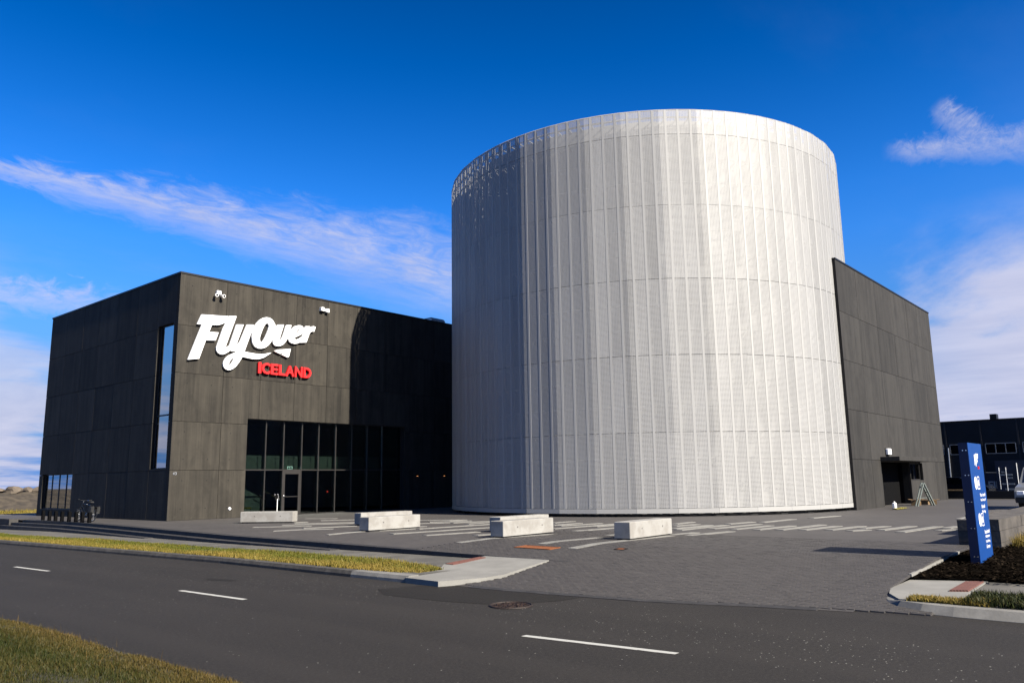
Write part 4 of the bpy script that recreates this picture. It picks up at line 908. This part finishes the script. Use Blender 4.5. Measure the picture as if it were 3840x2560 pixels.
ringwall(m_, 10.95, -.1, 18.95); m_.build('inner_drum', M_DRUM, dh)
m_ = MB(); ringwall(m_, 11.1, -.05, .09); m_.build('plinth', M_COPE, dh)
for z in [1.4, 2.55]+[ZR[j]+q for j in range(1, 5) for q in (0.0, 1.2, 2.4)]+[17.98, 18.95]:
    m_ = MB(); m_.torus((CX_, CY_, z), (0, 0, 1), 11.36, .045, 80, 4); m_.build('girt_ring', M_ALU, dh)
m_ = MB(); m_.torus((CX_, CY_, 19.25), (0, 0, 1), 11.50, .05, 80, 4); m_.build('top_rail', M_ALU, dh)
for k in range(120):
    t = -177.9-60+3*k
    if not seen(t): continue
    m_ = MB(); c_, s_ = math.cos(R(t)), math.sin(R(t)); P_ = lambda r_, z: (CX_+r_*c_, CY_+r_*s_, z)
    m_.beam(P_(11.44, .4), P_(11.44, 19.2), .05, .10); 
    for z in [1.4, 2.55]+[ZR[j]+q for j in range(1, 5) for q in (0.0, 1.2, 2.4)]+[17.98]: m_.beam(P_(10.97, z-.04), P_(11.40, z-.04), .12, .012); m_.beam(P_(10.97, z-.30), P_(11.40, z-.05), .03, .03)
    m_.beam(P_(10.6, 18.9), P_(11.44, 18.95), .06, .06); m_.build('bracket', M_ALU, dh)
for k in range(16):
    a = -214+k*8.0; m_ = MB()
    for t in (a-1.6, a+1.6): q = on_poly(t, -.06); q2 = on_poly(t*.0+a+(t-a)*.55, -.10); m_.cyl((*q, .18), (*q2, .01), .016, n=5)
    q, q2 = on_poly(a-.9, -.10), on_poly(a+.9, -.10); m_.cyl((*q, .02), (*q2, .02), .014, n=5)
    m_.build('foot_strut', M_DARKST, dh)

# ---------------------------------------------------------------- side block on the right
WX0, WX1, WY = 21.88, 40.91, -25.6
sb = empty('side_building', (31, WY, 0), 0, 'dark concrete block standing right of the white drum with a black double door', 'building')
DOOR = (26.57, 32.20, -1, 2.38); WIN = (32.26, 35.07, 1.33, 2.36)
usw = [WX0, 24.98, 28.31, 31.64, 34.97, 38.30, WX1]
panel_wall(sb, usw, [-.04, 2.47, 4.948, 7.457, 9.967, 12.68], [DOOR, WIN], lambda u, v, d: (u, WY+d, v), M_CONC2, th=.44, tu=(.17, .5, .83))
m_ = MB(); m_.box(WX0-.003, WX0+.003, WY+.001, WY+.44, 0, 12.68); m_.build('end_face', M_CONC2, sb)
m_ = MB(); m_.box(35.4, WX1, WY+.44, -4.0, 0, 12.66); m_.build('rear_wall', M_CONC2, sb)
m_ = MB(); m_.box(WX0-.03, WX1+.03, WY-.03, WY+.47, 12.68, 12.76); m_.build('coping', M_COPE, sb)
m_ = MB(); m_.box(26.3, 32.5, WY+.80, WY+.9, 0, 2.6); m_.box(26.3, 26.57, WY+.44, WY+.80, 0, 2.6); m_.box(32.20, 32.5, WY+.44, WY+.80, 0, 2.6); m_.box(26.57, 32.20, WY+.44, WY+.80, 2.38, 2.6); m_.box(32.5, 35.4, WY+.44, WY+.6, 0, 2.6); m_.build('door_backing', M_BLACK, sb)
cn = MB(); cn.cbox(26.50, 34.66, WY-.97, WY+.02, 2.42, 2.64, .01); cn.build('canopy', M_CONC2, sb)
for i, (a, b) in enumerate(((26.61, 28.67), (28.72, 32.16))):
    m_ = MB(); m_.box(a, b, WY+.66, WY+.72, .02, 2.33); d_ = m_.build('door', M_BLACK, sb, label='black steel door leaf')
    m_ = MB(); x = 28.57 if i == 0 else 28.82
    m_.cyl((x, WY+.66, 1.0), (x, WY+.58, 1.0), .012, n=6); m_.box(x-.035, x+.035, WY+.56, WY+.585, .85, 1.12); m_.build('handle', M_CHROME, d_)
m_ = MB(); m_.box(28.67, 28.72, WY+.63, WY+.74, .0, 2.36); m_.build('door_post', M_FRAME, sb)
m_ = MB(); a, b, c, d = WIN; q = .07
m_.box(a, a+q, WY+.18, WY+.26, c, d); m_.box(b-q, b, WY+.18, WY+.26, c, d); m_.box(a+q, b-q, WY+.18, WY+.26, c, c+q); m_.box(a+q, b-q, WY+.18, WY+.26, d-q, d); m_.box((a+b)/2-.03, (a+b)/2+.03, WY+.18, WY+.26, c+q, d-q)
w_ = m_.build('window', M_FRAME, sb)
for u0, u1 in ((a+q, (a+b)/2-.03), ((a+b)/2+.03, b-q)): m_ = MB(); m_.box(u0, u1, WY+.22, WY+.232, c+q, d-q); m_.build('pane', M_DGLASS, w_)
wl = empty('bulkhead_light', (27.9, WY, 2.9), 0, 'square white wall light above the black double door', 'lamp')
m_ = MB(); m_.cbox(27.55, 28.15, WY-.16, WY-.005, 2.78, 3.10, .02); m_.build('diffuser', M_WHITE, wl)
m_ = MB(); m_.box(27.50, 28.20, WY-.03, WY-.004, 2.73, 3.13); m_.build('back_plate', M_BLACK, wl)

# ---------------------------------------------------------------- benches
def bench(x, y, ang, label, L=2.45, Dp=.52, H=.50):
    r_ = empty('bench', (x, y, 0), R(ang), label, 'bench', 'concrete benches on the forecourt')
    m_ = MB(); m_.cbox(0, L, 0, Dp, .055, H, .015); b = m_.build('block', M_BENCH, r_, world=False)
    m_ = MB()
    for u in (.27, .76): m_.cyl((L*u, .002, .30), (L*u, -.0025, .30), .028, n=10)
    m_.build('lifting_eye', plain('eye grey', (0.0962, 0.0888, 0.0814), .9), b, world=False)
    m_ = MB(); m_.box(.06, L-.06, .05, Dp-.05, -.06, .055); m_.build('plinth', M_STEP, r_, world=False)
    return r_
bench(.45, -5.83, -57, 'pale concrete bench nearest the dark building corner')
bench(1.64, -12.75, -9, 'pale concrete bench half hidden behind another in front of the drum edge')
bench(-.83, -16.24, 0, 'pale concrete bench in front of the half hidden one, left of the drum')
bench(1.00, -20.75, -3, 'pale concrete bench half hidden behind the one below the drum')
bench(-.95, -22.57, 0, 'pale concrete bench below the drum with another right behind it')
bench(.09, -26.32, 1.5, 'pale concrete bench farthest right, alone below the drum')
# ---------------------------------------------------------------- bicycle posts and bicycle
PO = [(-2.31, 9.12), (-2.35, 8.13), (-2.37, 7.24), (-2.40, 6.32), (-2.37, 5.50), (-2.34, 4.72), (-2.36, 3.90), (-2.35, 3.10)]
ordn = ['first', 'second', 'third', 'fourth', 'fifth', 'sixth', 'seventh', 'eighth']
p0 = empty('bike_post', (0, 0, 0), 0); m_ = MB(); m_.cbox(-.07, .07, -.09, .09, -.05, .52, .012); m_.build('post', M_BLACK, p0, world=False)
m_ = MB(); m_.box(-.10, .10, -.12, .12, -.04, .006); m_.build('base_plate', M_DARKST, p0, world=False)
for i, (x, y) in enumerate(PO):
    o = p0 if i == 0 else copy_tree(p0)
    o.location = (x, y, zp(x, y)); tag(o, ordn[i]+' black bicycle post from the left on the top step', 'post', 'bicycle posts on the top step')
bk = empty('bicycle', (-1.75, 4.95, -.02), 0, 'black bicycle with pannier bag leaning among the bicycle posts', 'bicycle')
wr = .34; yf, yb_ = .95, -.55-.12   # local y of front and rear hubs
def wheel(y):
    t = MB(); t.torus((0, y, wr), (1, 0, 0), wr-.02, .02, 32, 6); w_ = t.build('wheel', M_RUBBER, bk, world=False)
    t = MB(); t.torus((0, y, wr), (1, 0, 0), wr-.045, .010, 32, 5); t.build('rim', M_STEEL, w_, world=False)
    t = MB()
    for i in range(16): a = 2*math.pi*i/16; t.cyl((0, y, wr), (0, y+(wr-.05)*math.cos(a), wr+(wr-.05)*math.sin(a)), .003, n=4)
    t.cyl((-.05, y, wr), (.05, y, wr), .022, n=8); t.build('spokes', M_STEEL, w_, world=False)
    t = MB(); pts = [(0, y+(wr+.02)*math.cos(a), wr+(wr+.02)*math.sin(a)) for a in np.linspace(R(20), R(190), 12)]; t.tube(pts, .018, 5); t.build('mudguard', M_BIKE, bk, world=False)
wheel(yf); wheel(yb_)
bb = (0, .02, .30); hd = (0, .70, .88); st_ = (0, -.16, .80); rh = (0, yb_, wr)
t = MB(); t.cyl(bb, (0, .73, .78), .022); t.cyl(st_, hd, .020); t.cyl(bb, st_, .020); t.cyl(bb, rh, .012); t.cyl(st_, rh, .012); t.cyl((0, .69, .93), (0, .76, .72), .026); t.build('frame', M_BIKE, bk, world=False)
t = MB(); t.cyl((.05, .77, .70), (.05, yf, wr), .014); t.cyl((-.05, .77, .70), (-.05, yf, wr), .014); t.build('fork', M_BIKE, bk, world=False)
t = MB(); t.cyl((0, .69, .92), (0, .66, 1.04), .016); t.tube([(-.33, .55, 1.08), (-.18, .66, 1.05), (.18, .66, 1.05), (.33, .55, 1.08)], .013); hb = t.build('handlebar', M_CHROME, bk, world=False)
t = MB(); t.cyl((-.34, .54, 1.082), (-.22, .63, 1.06), .018); t.cyl((.34, .54, 1.082), (.22, .63, 1.06), .018); t.build('grip', M_RUBBER, hb, world=False)
t = MB(); t.cyl(st_, (0, -.19, .93), .014); t.cbox(-.09, .09, -.34, -.04, .93, 1.0, .03); t.build('saddle', M_RUBBER, bk, world=False)
t = MB(); t.cyl((-.10, bb[1], bb[2]), (.10, bb[1], bb[2]), .02); t.cyl((.06, bb[1], bb[2]), (.07, bb[1], bb[2]), .09, n=18); t.beam((.09, .02, .30), (.09, .16, .20), .02, .03); t.beam((-.09, .02, .30), (-.09, -.12, .40), .02, .03); t.build('crank', M_STEEL, bk, world=False)
t = MB(); t.box(-.07, .07, yb_-.22, yb_+.16, .73, .75); t.cyl((.06, yb_, wr), (.06, yb_-.05, .73), .008, n=5); t.cyl((-.06, yb_, wr), (-.06, yb_-.05, .73), .008, n=5); t.build('rack', M_BIKE, bk, world=False)
for s_ in (-1, 1): t = MB(); t.cbox(min(s_*.07, s_*.23), max(s_*.07, s_*.23), yb_-.20, yb_+.15, .40, .76, .06); t.build('pannier', M_RUBBER, bk, world=False)
bk.rotation_euler = (0, R(6), R(2))
# ---------------------------------------------------------------- retaining wall on the left
def blocks(par, u0, u1, n, z0, z1, courses, fn, m_, th=.35):
    hh = (z1-z0)/courses; L = (u1-u0)/n
    for c in range(courses):
        e_ = [u0]+[u0+(i+(.5 if c % 2 else 0))*L for i in range(0 if c % 2 else 1, n)]+[u1]
        for a, b in zip(e_[:-1], e_[1:]):
            if b-a < .02: continue
            d = random.uniform(0, .012); mb = MB(); cc = [fn(u, dd, z) for z in (z0+c*hh+.004, z0+(c+1)*hh-.004) for dd in (d, th) for u in (a+.005, b-.005)]
            mb.add(cc, [(0, 2, 3, 1), (4, 5, 7, 6), (0, 1, 5, 4), (2, 6, 7, 3), (0, 4, 6, 2), (1, 3, 7, 5)]); mb.build('wall_block', m_, par, fix=True)
rw = empty('retaining_wall', (-3.0, 13, -.5), 0, 'low dark block wall closing off the left end of the steps', 'wall')
blocks(rw, 11.85, 24.0, 10, -.62, .02, 2, lambda u, d, z: (-3.05+d, u, z), M_BLOCKD)
blocks(rw, -2.70, .15, 3, -.62, .02, 2, lambda u, d, z: (u, 11.85+d, z), M_BLOCKD)
m_ = MB(); m_.box(-2.7, 6.0, 12.2, 24, -.6, -.03); m_.build('fill', M_SIDE, rw)
# ---------------------------------------------------------------- sea wall far left
rows = []
for x in np.arange(-120, 70, 3.0):
    rows.append([(x, 46, -.80), (x, 49, -.60+rng.normal(0, .06)), (x, 51, .1+rng.normal(0, .10)), (x, 53, .85+rng.normal(0, .12)), (x, 55, 1.30+rng.normal(0, .08)), (x, 60, 1.30), (x, 66, -1.0)])
bank = sheet('bank', rows, M_BANK, label='stony brown sea bank closing the view on the left', **S)
n = 26000; x = rng.uniform(-30, 28, n); t = rng.random(n); y = 43.5+t*5.5; z = np.interp(y, [43, 46, 49, 51], [-.86, -.80, -.62, .1])
grass('bank_grass', np.stack([x, y, z], 1), np.clip(rng.normal(.28, .1, n), .1, .6), .62+.25*fnoise(x, y, .35, 21)+rng.normal(0, .12, n), M_GRASS, 'yellow grass at the foot of the sea bank', .6, .03)
n = 20000; x = rng.uniform(-14, 26, n); y = rng.uniform(22, 34, n); z = np.full(n, -.86)
grass('field_grass', np.stack([x, y, z], 1), np.clip(rng.normal(.22, .08, n), .08, .5), .38+.3*fnoise(x, y, .5, 22)+rng.normal(0, .12, n), M_GRASS, 'green and yellow grass between the low wall and the bank', .6, .025)
def boulder(x, y, z, sx, sy, sz, seed, label):
    bm = bmesh.new(); bmesh.ops.create_icosphere(bm, subdivisions=2, radius=1.0); r_ = random.Random(seed)
    pl = [(Vector((r_.gauss(0, 1), r_.gauss(0, 1), r_.gauss(0, .8))).normalized(), r_.uniform(.62, .9)) for _ in range(11)]
    for v in bm.verts:
        for nn, dd in pl:
            e_ = v.co.dot(nn)-dd
            if e_ > 0: v.co -= nn*e_
        v.co += Vector((r_.gauss(0, .03), r_.gauss(0, .03), r_.gauss(0, .03)))
        v.co = Vector((v.co.x*sx, v.co.y*sy, v.co.z*sz))
    me = bpy.data.meshes.new('boulder'); bm.to_mesh(me); bm.free(); me.materials.append(M_ROCK)
    o = bpy.data.objects.new('boulder', me); COL.objects.link(o); o.location = (x, y, z); o.rotation_euler = (0, 0, r_.uniform(0, 6))
    return tag(o, label, 'boulder', 'boulders along the crest of the sea bank')
bl = [(8.0, 1.0, .42), (9.5, .9, .40), (10.9, 1.15, .52), (12.5, .8, .42), (13.8, 1.3, .55)]
names = ['brown boulder at the left picture edge on the bank', 'pale boulder second from the picture edge on the bank', 'broad flat boulder in the middle of the visible bank crest', 'small dark boulder between two larger ones on the bank', 'large slab of rock nearest the building on the bank crest']
for i, (x, w, h) in enumerate(bl):
    boulder(x, 55.0+(i % 2)*.7, 1.42, w, w*.8, h, 30+i, names[i] or 'boulder on the sea bank behind the dark building')
# ---------------------------------------------------------------- blue sign pillar
SX0, SX1, SY0, SY1, SZ0, SZ1 = -.76, .56, -34.97, -34.80, -.20, 2.30
sp = empty('sign_pillar', (-.2, -34.9, -.2), 0, 'tall blue sign pillar standing in the bark bed', 'sign')
m_ = MB(); m_.box(SX0+.03, SX1, SY0+.012, SY1, SZ0, SZ1); m_.build('core', M_NAVY, sp)
m_ = MB(); m_.box(SX0, SX1+.004, SY0, SY0+.012, SZ0+.03, SZ1+.004); m_.build('face', M_BLUE, sp)
m_ = MB(); m_.box(SX0, SX0+.03, SY0+.012, SY1+.004, SZ0+.03, SZ1+.004); m_.build('side', M_NAVY, sp)
for z in (.05, .60, 1.12, 1.65, 2.15):
    for y in (-34.93, -34.87): m_ = MB(); m_.cyl((SX0-.006, y, z), (SX0+.01, y, z), .012, n=8); m_.build('bolt', M_CHROME, sp)
fp = lambda u, v, d: (u+.10, SY0-.0025-d, v)
lx0, lx1, lz0, lz1 = -.40, .02, 1.82, 2.10
us_ = [p[0] for L_ in LOGO for p in L_[1]]; vs_ = [p[1] for L_ in LOGO for p in L_[1]]
ua, ub, va, vb = min(us_), max(us_), min(vs_), max(vs_)
for nm, po, ho in LOGO:
    f_ = lambda pp: [(lx0+(u-ua)/(ub-ua)*(lx1-lx0), lz0+(v-va)/(vb-va)*(lz1-lz0)) for u, v in pp]
    poly_extrude(f_(po), [f_(ho)], 0, .004, fp).build('printed_logo', M_LETTER, sp)
text_mb('ICELAND', -.12, .04, 1.77, 1.83, fp, .004, .02).build('printed_logo', M_RED, sp)
def icon(z0, z1):
    m_ = MB(); cx, cz, a, b = -.37, (z0+z1)/2, .115, (z1-z0)/2
    ring = [(cx+a*math.cos(t), SY0-.004, cz+b*math.sin(t)) for t in np.linspace(0, 2*math.pi, 29)[:-1]]
    m_.add(ring+[(p[0], SY0-.001, p[2]) for p in ring], [tuple(range(28))]+[(i, (i+1) % 28, 28+(i+1) % 28, 28+i) for i in range(28)]); m_.build('printed_disc', M_LETTER, sp)
    m_ = MB(); u0, u1 = -.21, -.02; t = .018
    m_.box(u0, u1, SY0-.004, SY0-.001, z1-t, z1); m_.box(u0, u1, SY0-.004, SY0-.001, z0, z0+t); m_.box(u0, u0+t, SY0-.004, SY0-.001, z0+t, z1-t); m_.box(u1-t, u1, SY0-.004, SY0-.001, z0+t, z1-t)
    m_.box(u0+.07, u1-.07, SY0-.004, SY0-.001, cz-.02, cz+.06); m_.box(u0+.05, u1-.05, SY0-.004, SY0-.001, cz-.06, cz-.025); m_.build('printed_pictogram', M_LETTER, sp)
icon(1.36, 1.62); icon(.62, .88)
m_ = MB(); m_.cyl((-.37, SY0-.0045, 1.49), (-.37, SY0-.006, 1.49), .02, n=8); m_.build('printed_dot', M_NAVY, sp)
for tx, a, b, z in (('R\u00fatur innanvi\u00f0', -.20, .32, 1.235), ('Bus Drop-off', -.19, .30, 1.125), ('B\u00edlast\u00e6\u00f0i', -.18, .15, 1.00), ('Parking', -.17, .16, .89), ('Gestab\u00edlast\u00e6\u00f0i', -.16, .33, .485), ('vi\u00f0skiptavina', -.14, .29, .385), ('Guest Parking', -.13, .28, .285), ('& Entrances', -.12, .23, .19)):
    text_mb(tx, a, b, z-.025, z+.045, fp, .003, .0).build('printed_line', M_LETTER, sp)
# ---------------------------------------------------------------- block walls right
bw = empty('block_wall', (4, -34.4, 0), 0, 'brown grey block wall behind the blue sign with a dark shaded end', 'wall')
blocks(bw, 2.62, 14.0, 9, -.18, .62, 3, lambda u, d, z: (u, -34.80-.035*(u-2.62)+d, z), M_BLOCK, .40)
blocks(bw, -34.38, -33.92, 1, -.18, .60, 3, lambda u, d, z: (2.60+d, u, z), M_BLOCK, .40)
m_ = MB(); m_.box(3.0, 14, -34.4, -33.95, -.18, .58); m_.build('fill', M_BLOCK, bw)
bw2 = empty('block_wall', (9, -34, 0), 0, 'low brown block wall further back behind the first one', 'wall')
blocks(bw2, 6.2, 10.2, 4, -.05, .56, 2, lambda u, d, z: (u, -33.75-.03*(u-6.2)+d, z), M_BLOCK, .35)
# ---------------------------------------------------------------- dark shed with white window frames
FX = 58.0
fb = empty('warehouse', (FX, -26, 0), 0, 'long dark warehouse with white framed windows behind the blue sign', 'building')
m_ = MB(); m_.box(FX, FX+14, -60, -12, -.1, 6.08); m_.build('wall', M_FARW, fb)
m_ = MB(); m_.box(FX-.06, FX+14.06, -60.06, -11.94, 6.08, 6.16); m_.build('roof_edge', M_COPE, fb)
y = -22.25
for bay in range(9):
    yb0 = -19.55-bay*2.685
    m_ = MB(); m_.box(FX-.05, FX, yb0-.06, yb0+.06, 0, 6.05); m_.build('rib', plain('rib grey', (0.0104, 0.0111, 0.0133), .6) if bay == 0 else bpy.data.materials['rib grey'], fb)
    a, b = yb0-.28, yb0-2.44-.02; m_ = MB(); q = .055
    m_.box(FX-.07, FX-.005, b, a, 4.10, 4.10+q); m_.box(FX-.07, FX-.005, b, a, 3.33-q, 3.33)
    for i in range(4): yy = a+(b-a)*i/3; m_.box(FX-.07, FX-.005, yy-q/2, yy+q/2, 3.33, 4.10)
    w_ = m_.build('window', plain('far white frame', (0.222, 0.2294, 0.2294), .6) if bay == 0 else bpy.data.materials['far white frame'], fb)
    for i in range(3): m_ = MB(); ya, yb1 = a+(b-a)*i/3-.03, a+(b-a)*(i+1)/3+.03; m_.box(FX-.04, FX-.004, yb1, ya, 3.34, 4.09); m_.build('pane', M_BLACK, w_)
m_ = MB(); m_.cyl((FX-.1, -22.38, 3.87), (FX-.1, -22.33, .3), .05, n=8); m_.build('downpipe', M_STEEL, fb)
m_ = MB(); m_.box(FX+.3, FX+1.2, -26.2, -25.7, 6.16, 6.6); m_.build('roof_vent', M_COPE, fb)
lwl = empty('low_wall', (44, -27, 0), 0, 'low dark wall with a pale lit cap in front of the warehouse', 'wall')
m_ = MB(); m_.box(43.6, 44.0, -36, -20, -.1, .50); m_.build('wall', M_COPE, lwl)
m_ = MB(); m_.box(43.5, 44.1, -26.05, -19.9, .50, .58); m_.build('cap', M_WOOD, lwl)
# container with white lettering
ct = empty('shipping_container', (49, -27, 0), 0, 'navy shipping container with white letters and white locking bars', 'container')
m_ = MB(); m_.box(50.2, 56.2, -29.4, -27.0, .2, 2.6); m_.build('body', M_CONT, ct)
for y_, z0_, z1_ in ((-27.24, .5, 2.09), (-27.68, -.02, 2.09), (-28.4, 0.1, 2.4)):
    m_ = MB(); m_.cyl((50.12, y_, max(.1, z0_)), (50.12, y_, z1_), .024, n=6); m_.build('locking_bar', M_WHITE, ct)
for z_, a, b in ((1.75, -27.36, -27.55), (1.55, -27.3, -28.05), (1.32, -27.75, -28.05), (.88, -27.35, -28.15), (.50, -27.5, -28.15), (.22, -27.85, -28.1)):
    m_ = MB(); m_.box(50.17, 50.20, b, a, z_-.06, z_+.05); m_.build('white_print', plain('faded print', (0.22, 0.24, 0.25), .7) if 'faded print' not in bpy.data.materials else bpy.data.materials['faded print'], ct)
c2 = empty('shipping_container', (50, -25, 0), 0, 'navy container side marked with big white letters E l l', 'container')
m_ = MB(); m_.box(50.3, 56.3, -27.0, -25.2, .3, 1.75); m_.build('body', M_CONT, c2)
text_mb('Ell', -26.42, -27.03, .55, 1.08, lambda u, v, d: (50.28-d, u, v), .01, .03).build('white_letters', bpy.data.materials['faded print'], c2)
m_ = MB(); m_.cyl((50.2, -26.35, 1.73), (50.2, -27.05, 1.72), .02, n=5); m_.build('tie_rod', M_STEEL, c2)
# ---------------------------------------------------------------- vehicles
def car(name, loc, rz, paint, label, cat, prof, width, win, wheels, wr, extra=None):
    """prof: side outline (x forward, z); win: list of glass outlines on the side; local x forward"""
    r_ = empty(name, loc, rz, label, cat)
    n = len(prof); w = width/2; mb = MB(); ins = [min(1, max(0, (z-.75)/1.0))*.13 for x, z in prof]
    vs = [(x, -(w-ins[i]), z) for i, (x, z) in enumerate(prof)]+[(x, (w-ins[i]), z) for i, (x, z) in enumerate(prof)]
    mb.add(vs, [tuple(range(n)), tuple(range(2*n-1, n-1, -1))]+[(i, n+i, n+(i+1) % n, (i+1) % n) for i in range(n)])
    mb.build('body', paint, r_, world=False, fix=True)
    for po in win:
        for s_ in (-1, 1):
            mb = MB(); mb.add([(x, s_*(w-min(1, max(0, (z-.75)/1.0))*.13+.006), z) for x, z in po], [tuple(range(len(po)))]); mb.build('side_window', M_DGLASS, r_, world=False)
    for x in wheels:
        for s_ in (-1, 1):
            mb = MB(); mb.cyl((x, s_*(w-.20), wr), (x, s_*(w+.015), wr), wr, wr, 22); wo_ = mb.build('wheel', M_RUBBER, r_, world=False, fix=True)
            mb = MB(); mb.cyl((x, s_*(w+.015), wr), (x, s_*(w+.022), wr), wr*.62, wr*.55, 16); mb.build('rim', M_STEEL, wo_, world=False, fix=True)
    return r_
V_PROF = [(-2.4, .35), (2.35, .35), (2.45, .55), (2.45, .85), (2.30, 1.05), (1.55, 1.22), (.75, 1.95), (-2.25, 2.0), (-2.42, 1.5)]
van = car('parked_van', (26.56, -33.05, -.02), R(176), M_VAN, 'silver grey van cut by the right picture edge', 'van', V_PROF, 1.9, [[(1.25, 1.25), (.72, 1.80), (.05, 1.82), (.05, 1.25)], [(-.1, 1.25), (-.1, 1.82), (-2.1, 1.85), (-2.2, 1.3)]], (-1.45, 1.5), .34)
m_ = MB(); m_.add([(1.52, -.72, 1.27), (1.52, .72, 1.27), (.82, .70, 1.92), (.82, -.70, 1.92)], [(0, 1, 2, 3)]); m_.V = [(x+.012, y, z+.012) for x, y, z in m_.V]; m_.build('windscreen', M_DGLASS, van, world=False)
for s_ in (-1, 1): m_ = MB(); m_.cbox(2.33, 2.47, min(s_*.55, s_*.85), max(s_*.55, s_*.85), .70, .88, .02); m_.build('headlight', M_WHITE, van, world=False)
m_ = MB(); m_.box(2.38, 2.50, -.9, .9, .34, .60); m_.build('bumper', M_RUBBER, van, world=False)
m_ = MB(); m_.box(2.455, 2.475, -.45, .45, .68, .82); m_.build('grille', M_BLACK, van, world=False)
C_PROF = [(-2.1, .30), (2.05, .30), (2.15, .60), (1.95, .82), (1.0, .92), (.30, 1.42), (-1.05, 1.45), (-1.75, .98), (-2.15, .92)]
car('parked_car', (46.5, -25.2, .0), R(-95), M_CAR, 'dark car parked behind the low wall near the warehouse', 'car', C_PROF, 1.75, [[(.80, .95), (.22, 1.34), (-.35, 1.37), (-.35, .95)], [(-.45, .95), (-.45, 1.37), (-1.0, 1.37), (-1.45, 1.0)]], (-1.3, 1.3), .32)
# ---------------------------------------------------------------- things left by the side door
ld = empty('stepladder', (30.6, -26.9, 0), 0, 'pale aluminium stepladder standing open by the black side door', 'ladder')
T_ = Vector((30.35, -27.35, 1.22)); 
for s_ in (-.17, .17):
    m_ = MB(); m_.beam((29.55+s_, -27.15+s_*.6, 0), T_+Vector((s_*.6, s_*.5, 0)), .05, .05); m_.build('rear_leg', M_LADDER, ld)
    m_ = MB(); m_.beam((31.3+s_, -27.55+s_*.6, 0), T_+Vector((s_*.6, s_*.5, 0)), .09, .05); m_.build('front_leg', M_LADDER, ld)
for i in range(1, 5):
    t = i/5; c_ = Vector((31.3, -27.55, 0)).lerp(T_, t); m_ = MB(); m_.beam(c_+Vector((-.16, -.10, 0)), c_+Vector((.16, .10, 0)), .10, .03); m_.build('rung', M_LADDER, ld)
m_ = MB(); m_.beam(Vector((29.55, -27.15, 0)).lerp(T_, .35), Vector((31.3, -27.55, 0)).lerp(T_, .35), .02, .02); m_.build('stay', M_LADDER, ld)
def carton(x, y, rz, sx, sy, sz, label):
    r_ = empty('cardboard_box', (x, y, 0), R(rz), label, 'box', 'cardboard boxes by the side door')
    m_ = MB(); m_.box(-sx/2, sx/2, -sy/2, sy/2, 0, sz); m_.build('carton', M_CARD, r_, world=False)
    for s_ in (-1, 1): m_ = MB(); m_.add([(-sx/2, s_*sy/2, sz), (sx/2, s_*sy/2, sz), (sx/2, s_*(sy/2+.16), sz+.03), (-sx/2, s_*(sy/2+.16), sz+.03), (-sx/2, s_*sy/2, sz+.006), (sx/2, s_*sy/2, sz+.006), (sx/2, s_*(sy/2+.16), sz+.036), (-sx/2, s_*(sy/2+.16), sz+.036)], [(0, 1, 2, 3), (7, 6, 5, 4), (0, 4, 5, 1), (2, 6, 7, 3), (1, 5, 6, 2), (0, 3, 7, 4)]); m_.build('flap', M_CARD, r_, world=False)
carton(32.7, -27.0, 15, .9, .55, .24, 'open cardboard box lying farthest right of the stepladder')
carton(31.9, -26.9, -8, .5, .45, .26, 'small cardboard box right beside the stepladder foot')
carton(30.5, -26.75, 5, .6, .4, .30, 'brown cardboard box under the stepladder')
pc = empty('paint_can', (25.9, -26.9, 0), 0, 'white plastic canister standing by the left door post', 'canister')
m_ = MB(); m_.cbox(25.80, 26.05, -26.97, -26.80, 0, .30, .04); m_.build('body', M_WHITE, pc)
m_ = MB(); m_.cyl((25.86, -26.88, .30), (25.86, -26.88, .34), .03, n=10); m_.build('cap', M_BLACK, pc)
m_ = MB(); m_.tube([(25.92, -26.88, .29), (25.93, -26.88, .35), (26.01, -26.88, .35), (26.02, -26.88, .29)], .010, 6); m_.build('handle', M_WHITE, pc)
tp = empty('tarpaulin', (26.4, -27.3, 0), 0, 'crumpled yellow tarpaulin on the ground before the black door', 'tarpaulin')
bm = bmesh.new(); bmesh.ops.create_grid(bm, x_segments=18, y_segments=8, size=1)
for v in bm.verts: v.co = Vector((v.co.x*.85, v.co.y*.22+.05*math.sin(v.co.x*4), .03+.05*abs(math.sin(v.co.x*9+v.co.y*5))*(1-abs(v.co.y))+rng.normal(0, .006)))
me = bpy.data.meshes.new('sheet'); bm.to_mesh(me); bm.free(); me.materials.append(plain('yellow plastic', (0.1628, 0.1406, 0.0222), .6)); o = bpy.data.objects.new('sheet', me); COL.objects.link(o); o.parent = tp

for o_, dx_ in [(ld, -1.85), (pc, -1.35), (tp, -2.6)]+[(o, -1.25) for o in bpy.data.objects if o.name.startswith('cardboard_box')]: o_.location += Vector((dx_, .28, 0))
